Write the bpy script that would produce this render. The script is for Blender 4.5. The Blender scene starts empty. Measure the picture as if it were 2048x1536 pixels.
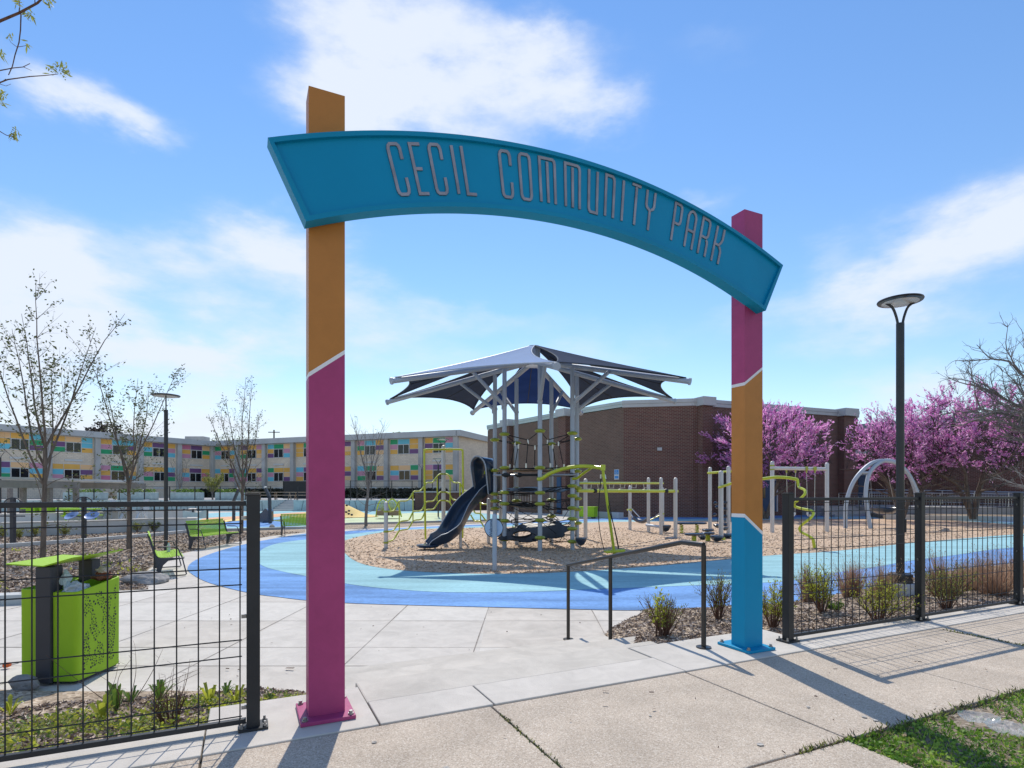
import bpy, bmesh, math, random
from mathutils import Vector, Matrix, noise
from mathutils.bvhtree import BVHTree
R = math.radians
random.seed(7)
scene = bpy.context.scene
COL = scene.collection

# ------------------------------------------------------------------ camera
cam_d = bpy.data.cameras.new("camera"); cam = bpy.data.objects.new("camera", cam_d)
COL.objects.link(cam); scene.camera = cam
cam.location = (0, 0, 1.3); cam.rotation_euler = (R(90), 0, 0)
cam_d.sensor_width = 36.0; cam_d.lens = 36.0 * 1130 / 2048
cam_d.shift_y = 217 / 2048; cam_d.clip_start = 0.05; cam_d.clip_end = 2000
scene.render.resolution_x = 1024; scene.render.resolution_y = 768
F, CX, HY, HC = 1130.0, 1024.0, 985.0, 1.3

# ------------------------------------------------------------------ light
SUN_AZ, SUN_EL = -9.0, 51.0
world = bpy.data.worlds.new("World"); scene.world = world; world.use_nodes = True
nt = world.node_tree; nt.nodes.clear()
def N(t, **k):
    n = nt.nodes.new(t)
    for a, b in k.items(): setattr(n, a, b)
    return n
def M(op, a, b=None, c=None, clamp=False):
    n = N('ShaderNodeMath', operation=op, use_clamp=clamp)
    for i, v in enumerate((a, b, c)):
        if v is None: continue
        if isinstance(v, (int, float)): n.inputs[i].default_value = v
        else: nt.links.new(v, n.inputs[i])
    return n.outputs[0]
sky = N('ShaderNodeTexSky', sky_type='NISHITA', sun_disc=False)
sky.sun_elevation = R(SUN_EL); sky.sun_rotation = R(SUN_AZ)
sky.air_density = 1.35; sky.dust_density = 0.0; sky.ozone_density = 3.0; sky.altitude = 0
tc = N('ShaderNodeTexCoord')
nz = N('ShaderNodeTexNoise'); nz.inputs['Scale'].default_value = 6.5; nz.inputs['Detail'].default_value = 7; nz.inputs['Roughness'].default_value = .55
mp = N('ShaderNodeMapping'); mp.inputs['Scale'].default_value = (1, 1, 2.2)
nt.links.new(tc.outputs['Generated'], mp.inputs[0]); nt.links.new(mp.outputs[0], nz.inputs['Vector'])
nsep = N('ShaderNodeSeparateColor'); nt.links.new(nz.outputs['Color'], nsep.inputs[0])
sep = N('ShaderNodeSeparateXYZ'); nt.links.new(tc.outputs['Generated'], sep.inputs[0])
az = M('ARCTAN2', sep.outputs[0], sep.outputs[1]); el = M('ARCSINE', sep.outputs[2])
az = M('ADD', az, M('MULTIPLY', M('SUBTRACT', nsep.outputs[0], .5), .24))
el = M('ADD', el, M('MULTIPLY', M('SUBTRACT', nsep.outputs[1], .5), .13))
# cloud banks: azimuth, elevation, half width, half height (degrees), density
CL = [(-17,38,6,5,.8),(-8,39,7,3.4,.8),(1,36.5,6,2.6,.8),(-10,35,8,2.2,.55),(8,33.8,5,2.2,.75),(-14,33,7,2.4,.8),(-4,32.4,6,1.6,.6),(-39.5,28.9,4.5,1.6,.85),(-34.5,28.6,3.5,1.1,.5),
      (-24,22,6,2.4,.8),(-31,19,5,1.6,.5),(-40,17,5,3.6,.95),(-18,19.5,6,2.8,.6),(-28,16.5,7,1.3,.45),(-36,12,7,2.6,.7),(-27,12.5,7,2,.6),(-46,13,6,5,.9),(-15,15,9,1.6,.4),
      (38,19.5,6,3,.75),(44,20,6,3,.65),(31,17,5,2.4,.55),(35,14.5,5,2.8,.55),(28,13,5,2,.35),(18,26,4,1,.35),(36,8,6,2.4,.6),(28,21,2.4,1.8,.3),(24,15.5,6,1.2,.3),
      (-6,17,14,1.3,.34),(-10,12.5,14,1.8,.32),(8,14,9,2.2,.34),(0,9,16,1.8,.3),(-25,3,32,5.0,.68),(25,1,40,3.4,.5),(-36,7,18,4,.4),(6,38,5,1.2,.25),(20,37,6,1.5,.2),
      (80,30,20,9,.9),(120,35,22,10,1),(-90,28,24,10,.9),(-130,30,22,9,1),(175,35,22,10,.9),(60,55,20,8,.7),(-60,60,20,8,.8)]
tot = None
for a, e, sa, se, w in CL:
    u = M('DIVIDE', M('SUBTRACT', az, R(a)), R(sa)); v = M('DIVIDE', M('SUBTRACT', el, R(e)), R(se))
    g = M('MULTIPLY', M('EXPONENT', M('MULTIPLY', M('ADD', M('MULTIPLY', u, u), M('MULTIPLY', v, v)), -1.0)), w)
    tot = g if tot is None else M('ADD', tot, g)
nz2 = N('ShaderNodeTexNoise'); nz2.inputs['Scale'].default_value = 7; nz2.inputs['Detail'].default_value = 8; nz2.inputs['Roughness'].default_value = .6
mp2 = N('ShaderNodeMapping'); mp2.inputs['Scale'].default_value = (1, 1, 2.6); mp2.inputs['Location'].default_value = (3.1, 1.7, .4)
nt.links.new(tc.outputs['Generated'], mp2.inputs[0]); nt.links.new(mp2.outputs[0], nz2.inputs['Vector'])
dens = M('MULTIPLY', tot, M('ADD', M('MULTIPLY', nz2.outputs[0], 2.3), -.12))
fac = N('ShaderNodeMapRange', interpolation_type='SMOOTHSTEP'); nt.links.new(dens, fac.inputs['Value'])
fac.inputs['From Min'].default_value = .06; fac.inputs['From Max'].default_value = 1.05; fac.inputs['To Max'].default_value = .93
hs = N('ShaderNodeHueSaturation'); hs.inputs['Saturation'].default_value = 1.12; hs.inputs['Value'].default_value = 1.0
tint = N('ShaderNodeMix', data_type='RGBA', blend_type='MULTIPLY'); tint.inputs['Factor'].default_value = 1; tint.inputs['B'].default_value = (.88, .89, .96, 1)
nt.links.new(sky.outputs[0], tint.inputs['A']); nt.links.new(tint.outputs['Result'], hs.inputs['Color'])
mx = N('ShaderNodeMix', data_type='RGBA'); nt.links.new(fac.outputs[0], mx.inputs['Factor'])
nt.links.new(hs.outputs[0], mx.inputs['A']); mx.inputs['B'].default_value = (5.2, 5.6, 6.3, 1)
bg = N('ShaderNodeBackground'); bg.inputs['Strength'].default_value = 0.138
nt.links.new(mx.outputs['Result'], bg.inputs['Color'])
wo = N('ShaderNodeOutputWorld'); nt.links.new(bg.outputs[0], wo.inputs['Surface'])

sd = bpy.data.lights.new("sun", 'SUN'); sd.energy = 3.5; sd.angle = R(.5); sd.color = (1, .93, .82)
sun = bpy.data.objects.new("sun", sd); COL.objects.link(sun)
sv = Vector((math.sin(R(SUN_AZ))*math.cos(R(SUN_EL)), math.cos(R(SUN_AZ))*math.cos(R(SUN_EL)), math.sin(R(SUN_EL))))
sun.rotation_euler = sv.to_track_quat('Z', 'Y').to_euler(); sun.location = (0, 0, 30)
vs = scene.view_settings; vs.view_transform = 'Standard'; vs.look = 'None'; vs.gamma = 1; vs.use_curve_mapping = False; vs.exposure = 0.24

# ------------------------------------------------------------------ coordinates
UX, UY = .905, .426                      # direction along the fence; (-UY, UX) points into the park
GZ = -0.45                               # level of the plaza and the playground
def P(s, n, z=0.0): return Vector((UX*s - UY*n, UY*s + UX*n, z))
def G(px, py, z=GZ):                      # ground point
    Y = F*(HC-z)/(py-HY); return Vector(((px-CX)*Y/F, Y, z))
def D(px, py, Y): return Vector(((px-CX)*Y/F, Y, HC-(py-HY)*Y/F))

# ------------------------------------------------------------------ materials
def lin(c):
    return tuple(((v/255)/12.92 if v/255 <= .04045 else ((v/255+.055)/1.055)**2.4) for v in c) + (1,)
MATS = {}
def mat(name, c, rough=.6, metal=0.0, var=.12, scale=3.0, bump=0.0, bscale=40.0, c2=None, coat=0.0, detail=4, spec=.5, streak=None, trans=0.0, stain=None):
    m = bpy.data.materials.new(name); m.use_nodes = True; t = m.node_tree; b = t.nodes['Principled BSDF']
    c = tuple(c)+(1,) if len(c) == 3 else c
    b.inputs['Roughness'].default_value = rough; b.inputs['Metallic'].default_value = metal
    b.inputs['Specular IOR Level'].default_value = spec
    if coat: b.inputs['Coat Weight'].default_value = coat; b.inputs['Coat Roughness'].default_value = .12
    tcn = t.nodes.new('ShaderNodeTexCoord'); n = t.nodes.new('ShaderNodeTexNoise')
    n.inputs['Scale'].default_value = scale; n.inputs['Detail'].default_value = detail
    if streak:
        mpn = t.nodes.new('ShaderNodeMapping'); mpn.inputs['Scale'].default_value = streak
        t.links.new(tcn.outputs['Object'], mpn.inputs[0]); t.links.new(mpn.outputs[0], n.inputs['Vector'])
    else: t.links.new(tcn.outputs['Object'], n.inputs['Vector'])
    r = t.nodes.new('ShaderNodeValToRGB'); t.links.new(n.outputs[0], r.inputs[0])
    r.color_ramp.elements[0].position = .32; r.color_ramp.elements[1].position = .68
    a = c2 if c2 else tuple(v*(1-var) for v in c[:3])
    a = tuple(a)[:3]+(1,)
    r.color_ramp.elements[0].color = a
    r.color_ramp.elements[1].color = tuple(min(1, v*(1+(var*.6 if not c2 else 0))) for v in c[:3])+(1,)
    t.links.new(r.outputs[0], b.inputs['Base Color'])
    if stain:
        n3 = t.nodes.new('ShaderNodeTexNoise'); n3.inputs['Scale'].default_value = stain[0]; n3.inputs['Detail'].default_value = 9; n3.inputs['Roughness'].default_value = .68; n3.inputs['Distortion'].default_value = .6
        t.links.new(tcn.outputs['Object'], n3.inputs['Vector']); q = t.nodes.new('ShaderNodeMapRange'); q.inputs['From Min'].default_value = .38; q.inputs['From Max'].default_value = .62
        q.inputs['To Min'].default_value = 1-stain[1]; q.inputs['To Max'].default_value = 1+stain[1]*.35; t.links.new(n3.outputs[0], q.inputs[0])
        u = t.nodes.new('ShaderNodeMix'); u.data_type = 'RGBA'; u.blend_type = 'MULTIPLY'; u.inputs['Factor'].default_value = 1; cc = t.nodes.new('ShaderNodeCombineColor')
        for i in range(3): t.links.new(q.outputs[0], cc.inputs[i])
        t.links.new(r.outputs[0], u.inputs['A']); t.links.new(cc.outputs[0], u.inputs['B']); t.links.new(u.outputs['Result'], b.inputs['Base Color'])
    if bump:
        n2 = t.nodes.new('ShaderNodeTexNoise'); n2.inputs['Scale'].default_value = bscale; n2.inputs['Detail'].default_value = 5
        t.links.new(tcn.outputs['Object'], n2.inputs['Vector'])
        bp = t.nodes.new('ShaderNodeBump'); bp.inputs['Strength'].default_value = bump; bp.inputs['Distance'].default_value = .02
        t.links.new(n2.outputs[0], bp.inputs['Height']); t.links.new(bp.outputs[0], b.inputs['Normal'])
    if trans:
        tr = t.nodes.new('ShaderNodeBsdfTranslucent'); t.links.new(r.outputs[0], tr.inputs[0])
        ms = t.nodes.new('ShaderNodeMixShader'); ms.inputs[0].default_value = trans
        t.links.new(b.outputs[0], ms.inputs[1]); t.links.new(tr.outputs[0], ms.inputs[2])
        t.links.new(ms.outputs[0], t.nodes['Material Output'].inputs[0])
    MATS[name] = m; return m
def speck(name, base, dark, light, s1=60, s2=25, bump=.3, big=None, rough=.9, amt=.5, bigs=1.2):
    """mineral or woody ground: two voronoi grain sizes over a slow noise"""
    m = bpy.data.materials.new(name); m.use_nodes = True; t = m.node_tree; b = t.nodes['Principled BSDF']; b.inputs['Roughness'].default_value = rough
    b.inputs['Specular IOR Level'].default_value = .25
    tcn = t.nodes.new('ShaderNodeTexCoord'); v = t.nodes.new('ShaderNodeTexVoronoi'); v.inputs['Scale'].default_value = s1
    t.links.new(tcn.outputs['Object'], v.inputs['Vector'])
    sc = t.nodes.new('ShaderNodeSeparateColor'); t.links.new(v.outputs['Color'], sc.inputs[0])
    r = t.nodes.new('ShaderNodeValToRGB'); t.links.new(sc.outputs[0], r.inputs[0]); e = r.color_ramp.elements
    e[0].position = 0; e[0].color = tuple(dark)+(1,); e[1].position = 1; e[1].color = tuple(light)+(1,)
    x = e.new(.35); x.color = tuple(base)+(1,); x = e.new(.75); x.color = tuple(v_*1.12 for v_ in base)+(1,)
    n = t.nodes.new('ShaderNodeTexNoise'); n.inputs['Scale'].default_value = bigs; n.inputs['Detail'].default_value = 6
    t.links.new(tcn.outputs['Object'], n.inputs['Vector'])
    mr = t.nodes.new('ShaderNodeMapRange'); mr.inputs['From Min'].default_value = .3; mr.inputs['From Max'].default_value = .7
    mr.inputs['To Min'].default_value = 1-amt*.5; mr.inputs['To Max'].default_value = 1+amt*.3; t.links.new(n.outputs[0], mr.inputs[0])
    mu = t.nodes.new('ShaderNodeMix'); mu.data_type = 'RGBA'; mu.blend_type = 'MULTIPLY'; mu.inputs['Factor'].default_value = 1
    t.links.new(r.outputs[0], mu.inputs['A']); cc = t.nodes.new('ShaderNodeCombineColor')
    for i in range(3): t.links.new(mr.outputs[0], cc.inputs[i])
    t.links.new(cc.outputs[0], mu.inputs['B']); t.links.new(mu.outputs['Result'], b.inputs['Base Color'])
    v2 = t.nodes.new('ShaderNodeTexVoronoi'); v2.inputs['Scale'].default_value = s2; t.links.new(tcn.outputs['Object'], v2.inputs['Vector'])
    bp = t.nodes.new('ShaderNodeBump'); bp.inputs['Strength'].default_value = bump; bp.inputs['Distance'].default_value = .015
    t.links.new(v2.outputs['Distance'], bp.inputs['Height']); t.links.new(bp.outputs[0], b.inputs['Normal'])
    MATS[name] = m; return m
def brick(name, c1, c2, mortar, bw=.22, bh=.075, ms=.012):
    m = bpy.data.materials.new(name); m.use_nodes = True; t = m.node_tree; b = t.nodes['Principled BSDF']; b.inputs['Roughness'].default_value = .9
    uv = t.nodes.new('ShaderNodeUVMap'); br = t.nodes.new('ShaderNodeTexBrick'); t.links.new(uv.outputs[0], br.inputs['Vector'])
    br.inputs['Scale'].default_value = 1; br.inputs['Brick Width'].default_value = bw; br.inputs['Row Height'].default_value = bh; br.inputs['Mortar Size'].default_value = ms
    br.inputs['Color1'].default_value = tuple(c1)+(1,); br.inputs['Color2'].default_value = tuple(c2)+(1,); br.inputs['Mortar'].default_value = tuple(mortar)+(1,)
    n = t.nodes.new('ShaderNodeTexNoise'); n.inputs['Scale'].default_value = .6; n.inputs['Detail'].default_value = 8; t.links.new(uv.outputs[0], n.inputs['Vector'])
    mr = t.nodes.new('ShaderNodeMapRange'); mr.inputs['From Min'].default_value = .3; mr.inputs['From Max'].default_value = .7; mr.inputs['To Min'].default_value = .90; mr.inputs['To Max'].default_value = 1.06
    t.links.new(n.outputs[0], mr.inputs[0]); cc = t.nodes.new('ShaderNodeCombineColor')
    for i in range(3): t.links.new(mr.outputs[0], cc.inputs[i])
    mu = t.nodes.new('ShaderNodeMix'); mu.data_type = 'RGBA'; mu.blend_type = 'MULTIPLY'; mu.inputs['Factor'].default_value = 1
    t.links.new(br.outputs['Color'], mu.inputs['A']); t.links.new(cc.outputs[0], mu.inputs['B']); t.links.new(mu.outputs['Result'], b.inputs['Base Color'])
    bp = t.nodes.new('ShaderNodeBump'); bp.inputs['Strength'].default_value = .4; bp.inputs['Distance'].default_value = .01; bp.invert = True
    t.links.new(br.outputs['Fac'], bp.inputs['Height']); t.links.new(bp.outputs[0], b.inputs['Normal'])
    MATS[name] = m; return m

mat('concrete_light', (.58,.54,.485), .85, var=.08, scale=1.3, bump=.15, bscale=90, detail=8, spec=.2, stain=(4,.10))
mat('concrete_warm', (.56,.515,.455), .85, var=.09, scale=1.7, bump=.15, bscale=90, detail=8, spec=.2, stain=(3,.12))
mat('concrete_pale', (.61,.575,.52), .85, var=.07, scale=1.1, bump=.15, bscale=90, detail=8, spec=.2, stain=(5,.09))
mat('concrete_step', (.55,.51,.45), .85, var=.10, scale=1.1, bump=.15, bscale=90, detail=8, spec=.2, stain=(3.5,.12), streak=(.6,1.4,1))
mat('concrete_grey', (.40,.40,.40), .85, var=.15, scale=1.6, bump=.15, bscale=60, detail=8)
mat('concrete_wall', (.50,.51,.50), .85, var=.10, scale=1.0, bump=.1, bscale=40, detail=8)
speck('aggregate', (.47,.395,.315), (.35,.29,.23), (.64,.575,.49), 170, 120, .2, amt=.3, bigs=2.6)
speck('aggregate_grey', (.42,.40,.37), (.26,.24,.22), (.62,.60,.56), 95, 70, .35, amt=.35, bigs=2.3)
mat('joint', (.06,.05,.04), .95, var=.4, scale=30)
mat('joint_light', (.27,.24,.21), .95, var=.3, scale=12)
mat('moss', (.10,.13,.04), .95, var=.6, scale=25)
speck('wood_chips', (.54,.395,.275), (.34,.235,.155), (.70,.54,.40), 30, 22, .4, amt=.25, bigs=.6)
speck('bark_mulch', (.36,.28,.20), (.13,.09,.06), (.64,.53,.41), 34, 26, .9, amt=.5, bigs=1.6)
speck('soil', (.25,.20,.15), (.10,.08,.06), (.40,.34,.27), 40, 30, .6)
mat('rubber_blue', (.18,.345,.65), .9, var=.30, scale=1.3, bump=.12, bscale=120, detail=12, spec=.1, streak=(.35,1.6,1), stain=(14,.16))
mat('rubber_teal', (.32,.55,.60), .9, var=.17, scale=1.3, bump=.12, bscale=120, detail=12, spec=.1, streak=(.35,1.6,1), stain=(14,.10))
mat('rubber_orange', (.72,.40,.22), .85, var=.15, scale=1)
mat('rubber_yellow', (.80,.58,.20), .8, var=.12, scale=1)
mat('rubber_green', (.52,.60,.36), .85, var=.15, scale=.6)
mat('far_grass', (.13,.20,.05), .95, var=.4, scale=3)
mat('paint_cyan', (.0,.27,.49), .48, var=.07, scale=1.5, coat=.0, spec=.22, detail=8)
mat('paint_cyan_rim', (.0,.25,.44), .5, var=.07, scale=1.5, spec=.25, detail=8)
mat('paint_orange', (.50,.205,.045), .45, var=.08, scale=1.5, spec=.28, detail=8, stain=(9,.05))
mat('paint_magenta', (.40,.055,.175), .45, var=.09, scale=1.5, spec=.28, detail=8, stain=(9,.07))
mat('paint_white', (.78,.78,.80), .5, var=.04)
mat('letter_silver', (.30,.305,.355), .5, .1, var=.25, scale=9)
mat('letter_shade', (.0,.13,.25), .6, var=.1)  # dark blue standing in for the inner shadow of cut-out letters
mat('black_metal', (.024,.025,.028), .45, .0, var=.2, scale=6, spec=.35)
mat('dark_metal', (.035,.037,.042), .35, .3, var=.15, scale=6)
mat('rail_metal', (.05,.047,.045), .3, .5, var=.15, scale=6)
mat('bench_grey', (.05,.052,.062), .5, .0, var=.1, spec=.35)
mat('lime', (.31,.52,.022), .55, var=.06, spec=.25)
mat('lime_tube', (.52,.58,.03), .38, var=.08, coat=.3)
mat('clamp', (.33,.37,.04), .4, var=.1, coat=.2)
mat('post_silver', (.40,.44,.50), .5, .2, var=.06)
mat('post_pale', (.56,.54,.53), .5, .2, var=.06)
mat('steel', (.55,.56,.57), .3, .8, var=.1)
mat('bolt', (.35,.34,.33), .4, .8, var=.2)
mat('slide', (.014,.032,.065), .28, var=.1, coat=.6)
mat('rubber_black', (.012,.014,.017), .5, var=.2)
mat('rope', (.012,.012,.014), .8, var=.2)
mat('net_tan', (.30,.20,.13), .85, var=.3, scale=20)
mat('sail_dark', (.085,.11,.17), .95, var=.1, scale=2, trans=.38, spec=.03)
mat('sail_blue', (.055,.11,.28), .9, var=.1, scale=2, trans=.5, spec=.03)
mat('sail_sky_bright', (.50,.62,.82), .9, var=.03, scale=1, trans=.5, spec=.05)  # same fabric as the other sails, sky brightness put into its colour
mat('sign_disc', (.42,.55,.72), .4, var=.05)
mat('sign_ink', (.03,.05,.10), .5)
mat('sign_blue', (.05,.25,.60), .4, var=.03)
mat('fascia', (.47,.48,.49), .6, var=.1, scale=.6, streak=(1,1,.3))
mat('fascia_green', (.46,.53,.52), .6, var=.1, scale=.6)
mat('pillar', (.46,.455,.44), .85, var=.2, scale=.5, detail=8)
mat('window_dark', (.012,.016,.022), .08, var=.5, scale=1.2)
mat('frame_white', (.62,.62,.60), .5, var=.04)
mat('door_blue', (.012,.06,.15), .4, var=.1)
for k, c in dict(p_orange=(.80,.43,.08), p_peach=(.85,.52,.26), p_purple=(.17,.07,.20), p_green=(.012,.33,.13), p_blue=(.14,.52,.66), p_pink=(.62,.18,.30), p_rose=(.60,.27,.38)).items():
    mat(k, c, .45, var=.08, scale=.4)
brick('brick_red', (.155,.058,.043), (.10,.038,.030), (.24,.19,.16), .30, .10, ms=.013)
brick('brick_brown', (.165,.090,.066), (.12,.066,.049), (.22,.175,.145), .30, .10, ms=.013)
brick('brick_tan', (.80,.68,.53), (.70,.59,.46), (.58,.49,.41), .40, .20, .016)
mat('bark', (.16,.125,.10), .95, var=.4, scale=14, bump=.5, bscale=60, streak=(1,1,.25))
mat('bark_grey', (.20,.18,.165), .95, var=.35, scale=14)
mat('bark_dark', (.07,.055,.05), .95, var=.35, scale=14)
mat('bark_white', (.42,.38,.34), .9, var=.3, scale=14)
mat('bud_leaf', (.15,.17,.06), .7, c2=(.07,.085,.035), scale=6, trans=.3)
mat('bud_yellow', (.42,.44,.05), .6, c2=(.20,.20,.04), scale=20, trans=.4)
mat('blossom', (.88,.36,.76), .7, c2=(.66,.22,.58), scale=1.2, trans=.6)
mat('blossom_pale', (.95,.64,.88), .7, c2=(.84,.46,.76), scale=1.2, trans=.6)
mat('leaf_green', (.17,.27,.04), .55, c2=(.07,.14,.025), scale=9, trans=.35)
mat('leaf_lime', (.50,.52,.06), .55, c2=(.29,.34,.045), scale=12, trans=.5)
mat('leaf_olive', (.33,.36,.09), .6, c2=(.17,.19,.05), scale=12, trans=.45)
mat('grass_brown', (.52,.35,.25), .8, c2=(.32,.19,.125), scale=12, trans=.3)
mat('grass_straw', (.52,.37,.22), .8, c2=(.34,.22,.12), scale=12, trans=.25)
mat('twig_brown', (.14,.07,.045), .9, var=.4, scale=20)
mat('grass_blade', (.17,.33,.03), .6, c2=(.07,.16,.016), scale=7, trans=.4)
mat('grass_light', (.40,.54,.08), .6, c2=(.24,.38,.05), scale=7, trans=.4)
mat('chip_dark', (.26,.19,.15), .9, c2=(.12,.085,.065), scale=20)
mat('chip_light', (.62,.52,.43), .9, c2=(.42,.33,.26), scale=20)
mat('rock', (.30,.29,.28), .9, var=.25, scale=9, bump=.6, bscale=25)
mat('plastic_white', (.62,.66,.70), .45, var=.1, trans=.25)
mat('litter_orange', (.70,.12,.02), .5)
mat('litter_brown', (.20,.07,.03), .7, var=.4, scale=20)
mat('table_wood', (.46,.36,.27), .7, var=.2)
mat('planter_pale', (.42,.52,.52), .7, var=.15)
mat('disc_blue', (.25,.35,.60), .3, var=.2, coat=.3)
m = mat('clear_plastic', (.8,.83,.86), .12, var=.02)
t = m.node_tree; tb = t.nodes.new('ShaderNodeBsdfTransparent'); ms_ = t.nodes.new('ShaderNodeMixShader'); ms_.inputs[0].default_value = .30
t.links.new(tb.outputs[0], ms_.inputs[1]); t.links.new(t.nodes['Principled BSDF'].outputs[0], ms_.inputs[2]); t.links.new(ms_.outputs[0], t.nodes['Material Output'].inputs[0])

# ------------------------------------------------------------------ mesh helper
class MB:
    def __init__(s): s.v = []; s.f = []; s.m = []; s.uv = {}; s.cur = 0
    def mi(s, i): s.cur = i; return s
    def face(s, pts, uv=None):
        b = len(s.v); s.v += [Vector(p) for p in pts]; s.f.append(tuple(range(b, b+len(pts)))); s.m.append(s.cur)
        if uv: s.uv[len(s.f)-1] = uv
    def add(s, vs, fs):
        b = len(s.v); s.v += [Vector(p) for p in vs]
        for f in fs: s.f.append(tuple(i+b for i in f)); s.m.append(s.cur)
    def box(s, c, size, ax=None, ay=None, az_=None):
        c = Vector(c); x = Vector(ax or (1,0,0)).normalized(); y = Vector(ay).normalized() if ay else None; z = Vector(az_ or (0,0,1)).normalized()
        if y is None: y = z.cross(x).normalized()
        a, b, d = size[0]/2, size[1]/2, size[2]/2
        vs = [c+x*i*a+y*j*b+z*k*d for k in (-1,1) for j in (-1,1) for i in (-1,1)]
        s.add(vs, [(0,2,3,1),(4,5,7,6),(0,1,5,4),(2,6,7,3),(0,4,6,2),(1,3,7,5)]); return s
    def bar(s, a, b, w, h=None, up=(0,0,1)):
        a = Vector(a); b = Vector(b); d = b-a; L = d.length
        if L < 1e-6: return s
        x = d/L; u = Vector(up)
        if abs(x.dot(u)) > .98: u = Vector((1,0,0)) if abs(x.x) < .9 else Vector((0,1,0))
        y = u.cross(x).normalized(); z = x.cross(y)
        return s.box((a+b)/2, (L, w, h or w), x, y, z)
    def tube(s, pts, r, n=8, caps=True):
        pts = [Vector(p) for p in pts]; k = len(pts); rs = r if isinstance(r, (list, tuple)) else [r]*k
        prev = None; vs = []; fs = []
        for i, p in enumerate(pts):
            d = (pts[min(i+1, k-1)]-pts[max(i-1, 0)]).normalized()
            if prev is None:
                u = Vector((0,0,1)) if abs(d.z) < .9 else Vector((1,0,0))
                x = d.cross(u).normalized()
            else: x = (prev - d*prev.dot(d)).normalized()
            prev = x; y = d.cross(x)
            for j in range(n):
                a = 2*math.pi*j/n; vs.append(p+(x*math.cos(a)+y*math.sin(a))*rs[i])
        for i in range(k-1):
            for j in range(n):
                j2 = (j+1) % n; fs.append((i*n+j, i*n+j2, (i+1)*n+j2, (i+1)*n+j))
        if caps: fs.append(tuple(range(n-1, -1, -1))); fs.append(tuple((k-1)*n+j for j in range(n)))
        s.add(vs, fs); return s
    def cyl(s, c, r, z0, z1, n=16, r2=None):
        return s.tube([(c[0], c[1], z0), (c[0], c[1], z1)], [r, r if r2 is None else r2], n)
    def lathe(s, c, prof, n=20, ax=(0,0,1)):
        c = Vector(c); q = Vector((0,0,1)).rotation_difference(Vector(ax)); vs = []; fs = []; k = len(prof)
        for (r, z) in prof:
            for j in range(n):
                a = 2*math.pi*j/n; vs.append(c + q @ Vector((r*math.cos(a), r*math.sin(a), z)))
        for i in range(k-1):
            for j in range(n): j2 = (j+1) % n; fs.append((i*n+j, i*n+j2, (i+1)*n+j2, (i+1)*n+j))
        fs.append(tuple(range(n-1,-1,-1))); fs.append(tuple((k-1)*n+j for j in range(n))); s.add(vs, fs); return s
    def prism(s, poly, z0, z1):
        n = len(poly); vs = [(p[0], p[1], z0) for p in poly]+[(p[0], p[1], z1) for p in poly]
        fs = [tuple(range(n-1,-1,-1)), tuple(range(n, 2*n))]+[(i, (i+1) % n, n+(i+1) % n, n+i) for i in range(n)]
        s.add(vs, fs); return s
    def slab(s, poly3, nrm, th):
        nrm = Vector(nrm)*th; n = len(poly3); vs = [Vector(p) for p in poly3]+[Vector(p)+nrm for p in poly3]
        fs = [tuple(range(n)), tuple(range(2*n-1, n-1, -1))]+[(i, n+i, n+(i+1) % n, (i+1) % n) for i in range(n)]
        s.add(vs, fs); return s
    def wall(s, p0, p1, z0, z1, u0=0):
        L = (Vector(p1)-Vector(p0)).length
        s.face([(p0[0],p0[1],z0),(p1[0],p1[1],z0),(p1[0],p1[1],z1),(p0[0],p0[1],z1)], [(u0,z0),(u0+L,z0),(u0+L,z1),(u0,z1)]); return u0+L
    def leaf(s, p, d, w, L):
        d = Vector(d).normalized(); sd_ = d.cross(Vector((random.gauss(0,1), random.gauss(0,1), random.gauss(0,1)))).normalized()*w*.5
        p = Vector(p); s.add([p-sd_*.3, p+d*L*.5-sd_, p+d*L, p+d*L*.5+sd_, p+sd_*.3], [(0,1,2,3,4)]) if L > .0 else None; return s
    def quad(s, p, w, L, d=None):
        d = (Vector(d) if d else Vector((random.gauss(0,1), random.gauss(0,1), random.gauss(0,1)))).normalized()
        sd_ = d.cross(Vector((random.gauss(0,1), random.gauss(0,1), random.gauss(0,1)))).normalized()*w*.5; p = Vector(p); d = d*L*.5
        s.add([p-d-sd_, p-d+sd_, p+d+sd_, p+d-sd_], [(0,1,2,3)]); return s
    def each(s, name, mats, parent=None, **kw):
        par = list(range(len(s.v)))
        def fd(i):
            while par[i] != i: par[i] = par[par[i]]; i = par[i]
            return i
        for f in s.f:
            for k in f[1:]: par[fd(k)] = fd(f[0])
        gs = {}
        for i, f in enumerate(s.f): gs.setdefault(fd(f[0]), []).append(i)
        out = []
        for fl in gs.values():
            q = MB(); idx = {}
            for i in fl:
                for k in s.f[i]:
                    if k not in idx: idx[k] = len(q.v); q.v.append(s.v[k])
                q.f.append(tuple(idx[k] for k in s.f[i])); q.m.append(s.m[i])
            out.append(q.build(name, mats, parent, **kw))
        return out
    def build(s, name, mats, parent=None, smooth=False, bevel=0, fix=True, kind=None):
        mats = mats if isinstance(mats, (list, tuple)) else [mats]
        me = bpy.data.meshes.new(name); inv = None
        vs = s.v
        if parent is not None:
            inv = (Matrix.Translation(parent.location) @ parent.rotation_euler.to_matrix().to_4x4()).inverted() if parent.parent is None else inv_of(parent)
            vs = [inv @ v for v in vs]
        me.from_pydata([tuple(v) for v in vs], [], s.f)
        for x in mats: me.materials.append(MATS[x])
        me.polygons.foreach_set('material_index', s.m)
        if s.uv:
            ul = me.uv_layers.new(name='UVMap')
            for fi, uv in s.uv.items():
                for k, li in enumerate(me.polygons[fi].loop_indices): ul.data[li].uv = uv[k]
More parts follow.
